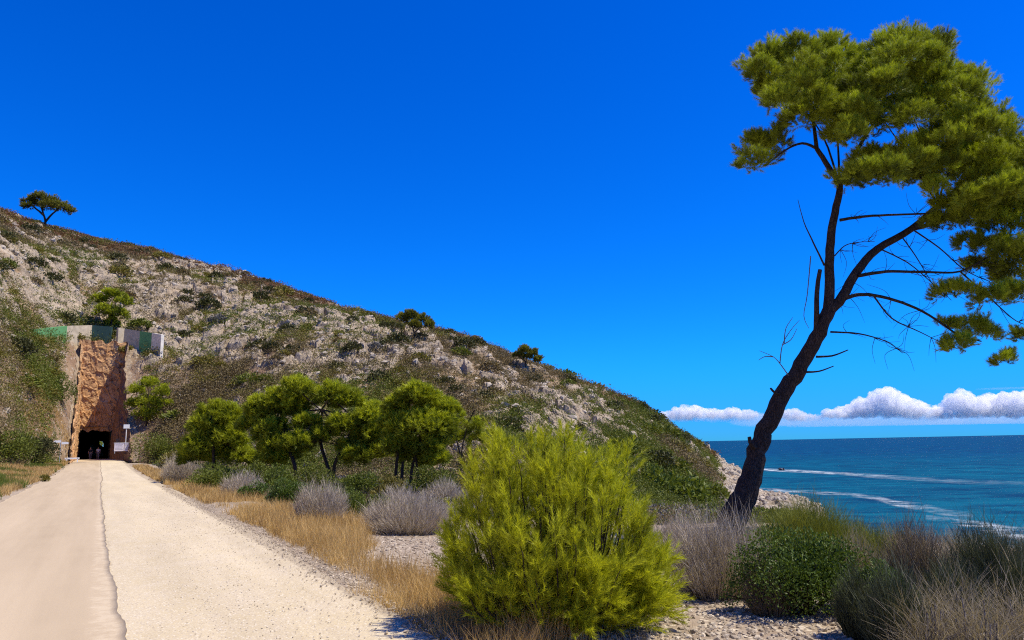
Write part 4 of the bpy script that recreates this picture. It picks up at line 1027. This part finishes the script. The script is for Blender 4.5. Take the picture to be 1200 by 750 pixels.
# valley floor and foreground low growth
def low_growth():
    n = 26000; u = R.uniform(-.62, .30, n); d = 13 + 75 * rnd(n) ** 1.3; x = u * d; z, q = terrain(x, d); t, s = ts(x, d)
    nz = fbm(x / 5, d / 5, 140); k = (s > 4.2 + 2.5 * nz) & (d < q['dF'] + 3) & (nz > .41) & ~((u > -.22) & (d < 21)) & ~((u < -.12) & (d < 16))
    P = np.stack([x, d, z], 1)[k]; n = len(P); K = 26; r = .25 + .35 * rnd(n); dd = rdir(n * K).reshape(n, K, 3); dd[..., 2] = np.abs(dd[..., 2])
    X = (P[:, None] + dd * (r[:, None] * (.4 + .6 * rnd(n, K)))[..., None] * [1.2, 1.2, .8]).reshape(-1, 3); Nn = unit(dd.reshape(-1, 3) * .5 + rdir(n * K) * .8 + [0, 0, .4])
    sz = np.repeat(.05 + .0018 * P[:, 1], K); v = np.clip(np.repeat(rnd(n), K) * .7 + .3 * rnd(n * K), 0, 1); pick = np.repeat(fbm(P[:, 0] / 4, P[:, 1] / 4, 150) + .15 * (rnd(n) - .5), K)
    for mt, msk, lab in (('scrub_green', pick > .52, 'low green undergrowth on the valley floor'), ('scrub_brown', (pick <= .52) & (pick > .44), 'low brown undergrowth on the valley floor'), ('scrub_grey', pick <= .44, 'low grey undergrowth on the valley floor')):
        tag(link('undergrowth', to_mesh('undergrowth', [leaves(X[msk], Nn[msk], sz[msk], sz[msk] * .5, v[msk])], M[mt])), lab, kind='stuff')
    # seaward slope below the shrub belt
    n = 5000; u = R.uniform(.24, .95, n); d = R.uniform(22, 60, n); x = u * d; z, q = terrain(x, d); k = d < q['dF']; P = np.stack([x, d, z], 1)[k]; n = len(P)
    dd = rdir(n * K).reshape(n, K, 3); dd[..., 2] = np.abs(dd[..., 2]); X = (P[:, None] + dd * .45 * rnd(n, K, 1)).reshape(-1, 3)
    tag(link('undergrowth', to_mesh('undergrowth', [leaves(X, unit(dd.reshape(-1, 3) + rdir(n * K) * .7), .12, .05)], M['scrub_green'])), 'green undergrowth on the slope falling to the sea', kind='stuff')
low_growth()

def grass():
    def band(n, t0, t1, s0, s1, pw=1.6):
        t = t0 + (t1 - t0) * rnd(n) ** pw; s = s0 + (s1 - s0) * rnd(n); return t, s
    t, s = band(60000, 5.6, 85, 2.95, 6.6, 1.9); nz = fbm(t / 1.6, s / 1.1, 160)
    far = ss(7.5, 12, t); lim = 3.75 + 2.1 * ss(11.5, 18, t) - 1.6 * ss(28, 45, t)
    k = (nz + .18 * (rnd(len(t)) - .5) > .455) & (s < lim + 1.6 * (nz - .5)) & (s > 3.0 + .5 * (nz - .4))
    t, s = t[k], s[k]; P = tsz(t, s, 0 * t); P[:, 2] = H(P[:, 0], P[:, 1])
    n = len(P); reps = 4; P = np.repeat(P, reps, 0) + R.normal(size=(n * reps, 3)) * [.05, .05, 0]; d = P[:, 1]
    D = unit(np.stack([R.normal(size=len(P)) * .28, R.normal(size=len(P)) * .28, np.ones(len(P))], 1))
    L = (.10 + .26 * rnd(len(P)) ** 1.3) * np.repeat(.55 + .9 * rnd(n), reps); w = np.maximum(.0035, d * .00055)
    tag(link('dry_grass', to_mesh('dry_grass', [blades(P, D, L, w, .35 * rnd(len(P)), 3, np.clip(np.repeat(1.5 * fbm(t / .7, s / .5, 165) - .4 + .3 * rnd(n), reps) + .4 * (rnd(len(P)) - .3), 0, 1))], M['straw'])), 'golden dry grass along the right verge', kind='stuff')
    # sparse grey-green weeds and dead stalks at the foot of the young pine
    n = 5200; x = R.uniform(-2.3, 1.6, n); y = R.uniform(5.4, 9.5, n); tt, ss_ = ts(x, y); k = (ss_ > 2.75 + .25 * rnd(n)) & ((ss_ < 4.1) | (rnd(n) < .35)); P = np.stack([x, y, H(x, y)], 1)[k]; n = len(P)
    D = unit(np.stack([R.normal(size=n) * .4, R.normal(size=n) * .4, np.ones(n)], 1))
    tag(link('dry_grass', to_mesh('dry_grass', [blades(P, D, .06 + .22 * rnd(n) ** 2, .0035, .3 * rnd(n), 3)], M['straw_grey'])), 'thin grey stalks around the foot of the yellow-green bush', kind='stuff')
    n = 13000; x = R.uniform(-2.1, .1, n); y = R.uniform(5.8, 8.9, n); tt, ss_ = ts(x, y); nz = fbm(x / .35, y / .35, 177); k = (ss_ > 2.35 + .5 * nz) & (ss_ < 4.4) & (nz > .30); P = np.stack([x, y, H(x, y)], 1)[k]; n = len(P)
    D = unit(np.stack([R.normal(size=n) * .38, R.normal(size=n) * .38, np.ones(n)], 1))
    tag(link('dry_grass', to_mesh('dry_grass', [blades(P, D, .10 + .26 * rnd(n) ** 1.6, .004, .4 * rnd(n), 3, np.clip(1.5 * fbm(x[k] / .4, y[k] / .4, 178) - .4 + .3 * rnd(n), 0, 1))], M['straw'])), 'short golden grass at the left foot of the yellow-green bush', kind='stuff')
    # left verge
    t, s = band(26000, 16, 112, -8.5, -3.15, 1.0); nz = fbm(t / 2, s / 1.5, 170); k = (nz > .38) & (s < -3.1 - .8 * (nz - .3)); t, s = t[k], s[k]; P = tsz(t, s, 0 * t); P[:, 2] = H(P[:, 0], P[:, 1]); n = len(P)
    reps = 3; P = np.repeat(P, reps, 0) + R.normal(size=(n * reps, 3)) * [.1, .1, 0]; D = unit(np.stack([R.normal(size=len(P)) * .3, R.normal(size=len(P)) * .3, np.ones(len(P))], 1)); d = P[:, 1]
    g = np.repeat(fbm(t / 5, s / 2.5, 180) - .05 * (s + 5), reps) > .55
    L = .15 + .35 * rnd(len(P)); w = np.maximum(.004, d * .0006)
    for msk, mt, lab in ((~g, 'straw', 'golden dry grass along the left verge'), (g, 'weed', 'green weeds along the left verge')):
        tag(link('verge_grass', to_mesh('verge_grass', [blades(P[msk], D[msk], L[msk], w[msk], .35 * rnd(int(msk.sum())), 3)], M[mt])), lab, kind='stuff')
    # seaward grass between the shrubs of the right belt
    n = 16000; u = R.uniform(.16, .95, n); d = R.uniform(7.6, 15, n); x = u * d; P = np.stack([x, d, H(x, d)], 1); nz = fbm(x / 1.2, d / 1.2, 190); k = (nz > .42) & (d > 7.7 + 1.6 * (u < .38)); P = P[k]; n = len(P)
    D = unit(np.stack([R.normal(size=n) * .35, R.normal(size=n) * .35, np.ones(n)], 1))
    tag(link('dry_grass', to_mesh('dry_grass', [blades(P, D, .12 + .4 * rnd(n), .006, .4 * rnd(n), 3)], M['straw_grey'])), 'greyish dry grass between the shrubs by the sea', kind='stuff')
grass()

def pebbles():
    # stony clearing around the young pine
    n = 30000; u = R.uniform(-.28, .72, n); d = 5.2 + 12 * rnd(n) ** 1.5; x = u * d; t, s = ts(x, d); k = (s > 3.1 + .3 * rnd(n)); x, d = x[k], d[k]
    z = H(x, d); P = np.stack([x, d, z + .004], 1); sz = .010 + .030 * rnd(len(P)) ** 2.2
    V, F, A = stones(P, sz); tag(link('stones', mesh_from('stones', V, [F], M['stone'], False, {'v': A})), 'pale angular stones covering the clearing', kind='stuff')
    # grey chippings along the edge of the gravel path
    n = 9000; t = 5 + 32 * rnd(n) ** 1.8; s = 2.9 + .22 * R.normal(size=n); k = s > 2.25; t, s = t[k], s[k]; P = tsz(t, s, 0 * t); P[:, 2] = np.where(s < 2.8, road_z(t) + .0, H(P[:, 0], P[:, 1]) + .004)
    V, F, A = stones(P, .006 + .015 * rnd(len(P)) ** 2.5); tag(link('chippings', mesh_from('chippings', V, [F], M['stone_grey'], False, {'v': A})), 'grey chippings along the edge of the gravel path', kind='stuff')
    # loose grit on the gravel surface
    n = 9000; t = 4.5 + 30 * rnd(n) ** 1.7; s = R.uniform(.3, 2.7, n); P = tsz(t, s, road_z(t) + .002)
    V, F, A = stones(P, .003 + .008 * rnd(n) ** 3); tag(link('grit', mesh_from('grit', V, [F], stonemat('grit_stones', (.36, .29, .20), (.74, .68, .56)), False, {'v': A})), 'loose grit on the gravel path', kind='stuff')
pebbles()

# ------------------------------------------------------------------ signs, people, boat
ang = math.atan2(-RD[0], RD[1])          # facing down the path
Rz = np.array([[math.cos(ang), -math.sin(ang), 0], [math.sin(ang), math.cos(ang), 0], [0, 0, 1]])
def local(px, py, d): p = at(px, py, d); return p
# white rectangular sign on a post, right of the mouth
d = 100.; b = at(146, 537, d); b[2] = hz(b[0], b[1]); s = d / F_PX
r = empty('road_sign', b, 'white square sign on a thin white post by the right side of the tunnel mouth', 'sign')
r.rotation_euler = (0, 0, .5); mb = MB(); mb.tube([[0, 0, 0], [0, 0, 2.4]], .06, 8); mb.build('post', M['white'], r)
mb = MB(); mb.box([0, -.09, 2.2], [.36, .015, .26], None); mb.build('sign_panel', M['white'], r)
# information board on two legs
b = at(142, 538.5, d - 1.5); b[2] = hz(b[0], b[1])
r = empty('information_board', b, 'pale two-panel information board standing beside the tunnel mouth', 'information board')
r.rotation_euler = (0, 0, .45)
for x, w in ((-.33, .55), (.58, .30)):
    mb = MB(); mb.box([x, 0, .72], [w, .03, .50]); o = mb.build('board_panel', M['board'], r)
    mb = MB()
    for k in range(5): mb.box([x - .05 * (k % 2), -.034, 1.08 - .16 * k], [w * (.78 - .1 * (k % 2)), .003, .022])
    mb.build('lettering', M['print'], o)
for x in (-.8, .82):
    mb = MB(); mb.box([x, .05, .55], [.04, .04, .62]); mb.build('leg', M['steel'], r)
mb = MB(); mb.box([0, 0, 1.26], [.95, .05, .035]); mb.build('top_rail', M['white'], r)
# signpost with two arrow blades
b = at(69, 546, 84); b[2] = hz(b[0], b[1])
r = empty('signpost', b, 'grey signpost with two white arrow blades on the left verge', 'signpost')
r.rotation_euler = (0, 0, .5); mb = MB(); mb.tube([[0, 0, 0], [0, 0, 2.75]], .05, 8); mb.build('post', M['steel'], r)
for x0, z0, sg in ((0, 2.6, -1), (.1, 2.42, 1)):
    V = np.array([[0, -.08, -.12], [sg * .55, -.08, -.12], [sg * .72, -.08, 0], [sg * .55, -.08, .12], [0, -.08, .12]]) + [x0, 0, z0]; V = np.vstack([V, V + [0, .04, 0]])
    me = mesh_from('arrow_blade', V, [np.array([[0, 1, 6, 5], [1, 2, 7, 6], [2, 3, 8, 7], [3, 4, 9, 8], [4, 0, 5, 9], [0, 4, 3, 1], [5, 6, 8, 9]]), np.array([[1, 3, 2], [6, 7, 8]])], M['white']); link('arrow_blade', me, r)
# low white rail at the verge
b = at(84, 545, 90); b[2] = hz(b[0], b[1])
r = empty('low_barrier', b, 'short low white barrier on the left verge near the tunnel', 'barrier')
mb = MB(); mb.box([0, 0, .48], [.75, .05, .09], Rz); mb.build('rail', M['white'], r)
for x in (-.55, .55):
    mb = MB(); mb.box(np.array([x, 0, .25]) @ Rz.T, [.06, .05, .27], Rz); mb.build('leg', M['white'], r)
# small notice fixed to the dark right wall
b = at(138.5, 516, 106)
r = empty('wall_notice', b, 'small faint grey notice on the shaded right wall of the cutting', 'notice')
mb = MB(); mb.box([0, 0, 0], [.3, .02, .25]); mb.build('notice_panel', simplemat('dull_notice', (.12, .11, .11), .7), r)
mb = MB(); mb.tube([[0, .04, -.3], [0, .04, -(b[2] - hz(b[0], b[1]))]], .03, 6); mb.build('post', M['rubber'], r)

def skin(name, verts, edges, radii, mat, parent, sub=2):
    me = bpy.data.meshes.new(name); me.from_pydata([tuple(v) for v in verts], edges, []); o = bpy.data.objects.new('tmp_skin', me); C.objects.link(o)
    mo = o.modifiers.new('s', 'SKIN'); o.modifiers.new('u', 'SUBSURF').levels = sub
    for i, rr_ in enumerate(radii):
        v = me.skin_vertices[0].data[i]; v.radius = (rr_, rr_); v.use_root = (i == 0)
    dg = bpy.context.evaluated_depsgraph_get(); m2 = bpy.data.meshes.new_from_object(o.evaluated_get(dg)); m2.name = name
    bpy.data.objects.remove(o); m2.materials.clear(); m2.materials.append(mat)
    for p in m2.polygons: p.use_smooth = True
    return link(name, m2, parent)

def person(px, d, label, top, legs, stride, turn, arms=.12):
    b = at(px, 538, d); b[2] = road_z(ts(b[0], b[1])[0]) + .035
    root = empty('person', b, label, 'person'); root.rotation_euler = (0, 0, turn)
    J = [(0, 0, .93), (0, 0, 1.15), (0, 0, 1.38), (0, 0, 1.50), (0, .01, 1.60), (0, .01, 1.70),
         (-.09, 0, .90), (-.10, -stride, .50), (-.10, -stride * .6, .08), (-.10, -stride * .6 - .14, .03),
         (.09, 0, .90), (.10, stride * .5, .50), (.10, stride, .08), (.10, stride - .14, .03),
         (-.19, 0, 1.40), (-.25, arms * .4, 1.13), (-.27, -arms, .90), (-.27, -arms - .03, .80),
         (.19, 0, 1.40), (.25, -arms * .4, 1.13), (.27, arms * .6, .90), (.27, arms * .6, .80)]
    E_ = [(0, 1), (1, 2), (2, 3), (3, 4), (4, 5), (0, 6), (6, 7), (7, 8), (8, 9), (0, 10), (10, 11), (11, 12), (12, 13), (2, 14), (14, 15), (15, 16), (16, 17), (2, 18), (18, 19), (19, 20), (20, 21)]
    rd = [.14, .13, .15, .06, .095, .08, .09, .065, .045, .04, .09, .065, .045, .04, .065, .047, .036, .035, .065, .047, .036, .035]
    skin('body', J, E_, rd, M['skin'], root)
    sh = [0, 1, 2, 14, 15, 18, 19]; mp = {k: i for i, k in enumerate(sh)}
    skin('shirt', [J[i] for i in sh], [(mp[a], mp[c]) for a, c in E_ if a in mp and c in mp], [rd[i] + .022 for i in sh], M[top], root)
    tr = [0, 6, 7, 8, 10, 11, 12]; mp = {k: i for i, k in enumerate(tr)}
    J2 = {i: J[i] for i in tr}; 
    for i in (8, 12): J2[i] = (J[i][0], J[i][1], J[i][2] + .06)
    skin('trousers', [J2[i] for i in tr], [(mp[a], mp[c]) for a, c in E_ if a in mp and c in mp], [rd[i] + .02 for i in tr], M[legs], root)
    skin('hair', [(0, .03, 1.64), (0, .03, 1.72), (0, .005, 1.765)], [(0, 1), (1, 2)], [.09, .095, .06], M['hair'], root)
    for x in (-.1, .1):
        yy = -stride * .6 if x < 0 else stride
        skin('shoe', [(x, yy + .03, .04), (x, yy - .16, .03)], [(0, 1)], [.05, .04], M['black_cloth'], root)
    return root
person(105.5, 113.5, 'person in black top and grey trousers walking out of the tunnel', 'black_cloth', 'grey_cloth', .16, ang)
person(114.5, 114.5, 'person in white top and grey trousers walking beside the other', 'white_cloth', 'grey_cloth', -.14, ang)

# small dark boat at the head of the wake
b = onz(915, 551, SEA); dirb = unit(onz(893, 550, SEA) - onz(930, 551.8, SEA)); th = math.atan2(dirb[1], dirb[0])
r = empty('motor_boat', b, 'tiny dark motor boat drawing a white wake across the sea', 'boat'); r.rotation_euler = (0, 0, th)
def hull(U, W):
    x = -2.2 + 4.6 * U; wd = .85 * (1 - np.clip((U - .5) / .5, 0, 1) ** 2.2); a = (W - .5) * 2
    return np.stack([x, a * wd * 1.0, .65 - .75 * (1 - np.abs(a) ** 1.6) * (1 - .35 * U ** 3) + .18 * U ** 2], -1)
V, F = grid_surface(hull, 18, 11); link('hull', mesh_from('hull', V, [F], M['hull'], True), r)
mb = MB(); mb.box([-.2, 0, .52], [1.9, .62, .03]); mb.build('deck', M['white'], r)
mb = MB(); mb.box([.35, 0, .85], [.05, .55, .28], np.array([[.9, 0, -.4], [0, 1, 0], [.4, 0, .9]])); mb.build('windscreen', M['glass'], r)
mb = MB(); mb.box([-.55, 0, .75], [.25, .45, .2]); mb.build('seat', M['grey_cloth'], r)
mb = MB(); mb.box([-2.15, 0, .75], [.18, .2, .35]); mb.build('outboard_motor', M['rubber'], r)

# ------------------------------------------------------------------ clouds on the horizon
def cloudmat(name, dens, top=None):
    m, nt, n, l = newmat(name)
    v = nt.nodes.new('ShaderNodeVolumeScatter'); v.inputs['Color'].default_value = (.985, .997, 1, 1); v.inputs['Density'].default_value = dens; v.inputs['Anisotropy'].default_value = .0
    if top:      # thin ragged base, dense billowing top
        tc = nt.nodes.new('ShaderNodeTexCoord'); sx = nt.nodes.new('ShaderNodeSeparateXYZ'); l.new(tc.outputs['Object'], sx.inputs[0])
        mr = N(nt, 'ShaderNodeMapRange'); mr.interpolation_type = 'SMOOTHSTEP'; l.new(sx.outputs['Z'], mr.inputs[0]); mr.inputs[1].default_value = -20; mr.inputs[2].default_value = top; mr.inputs[3].default_value = dens * .05; mr.inputs[4].default_value = dens
        mm = N(nt, 'ShaderNodeMath', operation='MULTIPLY'); l.new(mr.outputs[0], mm.inputs[0]); l.new(ramp(nt, noise(nt, .010, 5, .65), (.36, .02), (.60, 1.)), mm.inputs[1]); l.new(mm.outputs[0], v.inputs['Density'])
    o = nt.nodes.new('ShaderNodeOutputMaterial'); l.new(v.outputs[0], o.inputs['Volume']); return m
M['cloud'] = cloudmat('cloud', .022, 190); M['cloud_thin'] = cloudmat('thin_cloud', .0004)
def cloud(label, puffs, d=12000., n=34, vox=.09, mat='cloud', floor=495.5):
    s = d / F_PX; mb = MB(); base = at(puffs[0][0], floor, d); rzm = float(np.mean([p[3] for p in puffs])) * s
    for x, y, rx, rz in puffs:
        c = at(x, y, d + R.normal() * rx * s * .25) - base; e3 = np.array([rx, rx * .8, rz]) * s
        qs = [(np.zeros(3), e3)]
        for i in range(n):
            q = rdir(1)[0]; q[2] = abs(q[2]); qs.append((q * e3 * .85, np.ones(3) * rz * s * (.22 + .30 * R.random())))
        for q, r in qs:
            def sph(U, W, q=q, r=r):
                a = U * 2 * math.pi; e = (W - .5) * math.pi; D = np.stack([np.cos(a) * np.cos(e), np.sin(a) * np.cos(e), np.sin(e)], -1); return c + q + D * r
            v, f = grid_surface(sph, 22, 13); mb.add(v, f)
    o = mb.build('cloud', M[mat], None, None, True)
    mo = o.modifiers.new('r', 'REMESH'); mo.mode = 'VOXEL'; mo.voxel_size = rzm * vox; mo.use_smooth_shade = True
    me = bpy.data.meshes.new_from_object(o.evaluated_get(bpy.context.evaluated_depsgraph_get())); me.name = 'cloud'; bpy.data.objects.remove(o)
    V = np.empty(len(me.vertices) * 3, np.float32); me.vertices.foreach_get('co', V); V = V.reshape(-1, 3).astype(float); Nn = np.empty(len(me.vertices) * 3, np.float32); me.vertices.foreach_get('normal', Nn); Nn = Nn.reshape(-1, 3)
    k = rzm * .40; f = fbm(V[:, 0] / k + V[:, 2] / k * .6, V[:, 1] / k + V[:, 2] / k, 210, 4) - .5
    V = V + Nn * (f * rzm * .55)[:, None]
    lo = -.1 * rzm; V[:, 2] = np.where(V[:, 2] < lo, lo + (V[:, 2] - lo) * .25, V[:, 2])
    me.vertices.foreach_set('co', V.astype(np.float32).ravel()); me.update()
    me.materials.clear(); me.materials.append(M[mat])
    o = link('cloud', me, None, base); tag(o, label, 'cloud')
cloud('low bank of white cloud on the horizon beside the end of the hill', [(784, 488, 14, 6), (800, 486, 15, 9), (818, 486, 16, 9), (838, 488, 16, 8), (858, 488, 15, 9), (876, 488, 14, 7), (890, 490, 10, 5)])
cloud('small ragged cloud on the horizon right behind the leaning trunk', [(918, 486, 10, 5), (930, 487, 13, 7), (945, 490, 12, 5), (958, 490, 9, 4)])
cloud('tallest white cumulus cloud on the horizon with a rounded summit', [(978, 485, 14, 6), (996, 483, 16, 8), (1016, 479, 18, 12), (1038, 474, 17, 17), (1056, 477, 17, 15), (1075, 482, 17, 11), (1092, 485, 13, 9)])
cloud('white cumulus cloud at the right edge of the horizon', [(1108, 483, 13, 9), (1126, 476, 16, 15), (1144, 479, 16, 12), (1164, 477, 18, 13), (1188, 476, 20, 15), (1215, 475, 22, 17)])
cloud('hazy flat cloud layer under the white cumulus tops', [(905, 494, 50, 6), (960, 494, 55, 7), (1020, 493, 55, 8), (1080, 493, 55, 8), (1140, 492, 55, 8), (1200, 491, 55, 9)], 14500., 3, .2, 'cloud_thin', 500)
cloud('thin flat cloud streak above the cumulus at the right edge', [(1160, 456, 16, 1.6), (1178, 455.5, 18, 1.8), (1200, 455, 18, 1.8), (1220, 454.5, 18, 1.8)], 14000., 3, .25, 'cloud_thin', 456)

# ------------------------------------------------------------------ light, sky, camera
SUN_AZ, SUN_EL = rad(97), rad(60)       # azimuth clockwise from the view direction
w = bpy.data.worlds.new('World'); sc.world = w; w.use_nodes = True; nt = w.node_tree; nt.nodes.clear()
sky = nt.nodes.new('ShaderNodeTexSky'); sky.sky_type = 'NISHITA'; sky.sun_disc = False; sky.sun_elevation = SUN_EL; sky.sun_rotation = SUN_AZ
sky.altitude = 20; sky.air_density = 1.0; sky.dust_density = 0.; sky.ozone_density = 6.
hs = nt.nodes.new('ShaderNodeHueSaturation'); hs.inputs['Saturation'].default_value = 1.35; nt.links.new(sky.outputs[0], hs.inputs['Color'])
mu = nt.nodes.new('ShaderNodeMix'); mu.data_type = 'RGBA'; mu.blend_type = 'MULTIPLY'; mu.inputs[0].default_value = 1; nt.links.new(hs.outputs[0], mu.inputs[6]); mu.inputs[7].default_value = (.07, .82, 1.60, 1)
bg = nt.nodes.new('ShaderNodeBackground'); bg.inputs[1].default_value = .10; 
sp = nt.nodes.new('ShaderNodeSeparateColor'); cb = nt.nodes.new('ShaderNodeCombineColor'); nt.links.new(mu.outputs[2], sp.inputs[0])
sm = nt.nodes.new('ShaderNodeMath'); sm.operation = 'SMOOTH_MIN'; sm.inputs[1].default_value = 3.7; sm.inputs[2].default_value = 1.5
nt.links.new(sp.outputs[0], cb.inputs[0]); nt.links.new(sp.outputs[1], sm.inputs[0]); nt.links.new(sm.outputs[0], cb.inputs[1]); nt.links.new(sp.outputs[2], cb.inputs[2]); nt.links.new(cb.outputs[0], bg.inputs[0])
ow = nt.nodes.new('ShaderNodeOutputWorld'); nt.links.new(bg.outputs[0], ow.inputs[0])
L = bpy.data.lights.new('sun', 'SUN'); L.energy = 5.0; L.angle = rad(.53); L.color = (1, .90, .73)
lo = bpy.data.objects.new('sun', L); C.objects.link(lo)
sd = Vector((math.sin(SUN_AZ) * math.cos(SUN_EL), math.cos(SUN_AZ) * math.cos(SUN_EL), math.sin(SUN_EL)))
lo.rotation_euler = sd.to_track_quat('Z', 'Y').to_euler()

cam = bpy.data.cameras.new('camera'); co = bpy.data.objects.new('camera', cam); C.objects.link(co)
cam.sensor_width = 36; cam.lens = F_PX / 1200 * 36; cam.clip_start = .05; cam.clip_end = 80000
co.matrix_world = Matrix.Translation((0, 0, EYE)) @ Matrix.Rotation(math.pi / 2 + PITCH, 4, 'X') @ Matrix.Rotation(-ROLL, 4, 'Z')
sc.camera = co
sc.cycles.use_denoising = False; sc.cycles.sample_clamp_direct = 6; sc.cycles.sample_clamp_indirect = 6; sc.cycles.pixel_filter_type = 'BLACKMAN_HARRIS'; sc.cycles.filter_width = 1.15
vs = sc.view_settings; vs.view_transform = 'Standard'; vs.look = 'None'; vs.exposure = .3; vs.gamma = 1; vs.use_curve_mapping = False
sc.cycles.max_bounces = 28; sc.cycles.diffuse_bounces = 4; sc.cycles.glossy_bounces = 3; sc.cycles.transmission_bounces = 6; sc.cycles.volume_bounces = 28; sc.cycles.transparent_max_bounces = 24
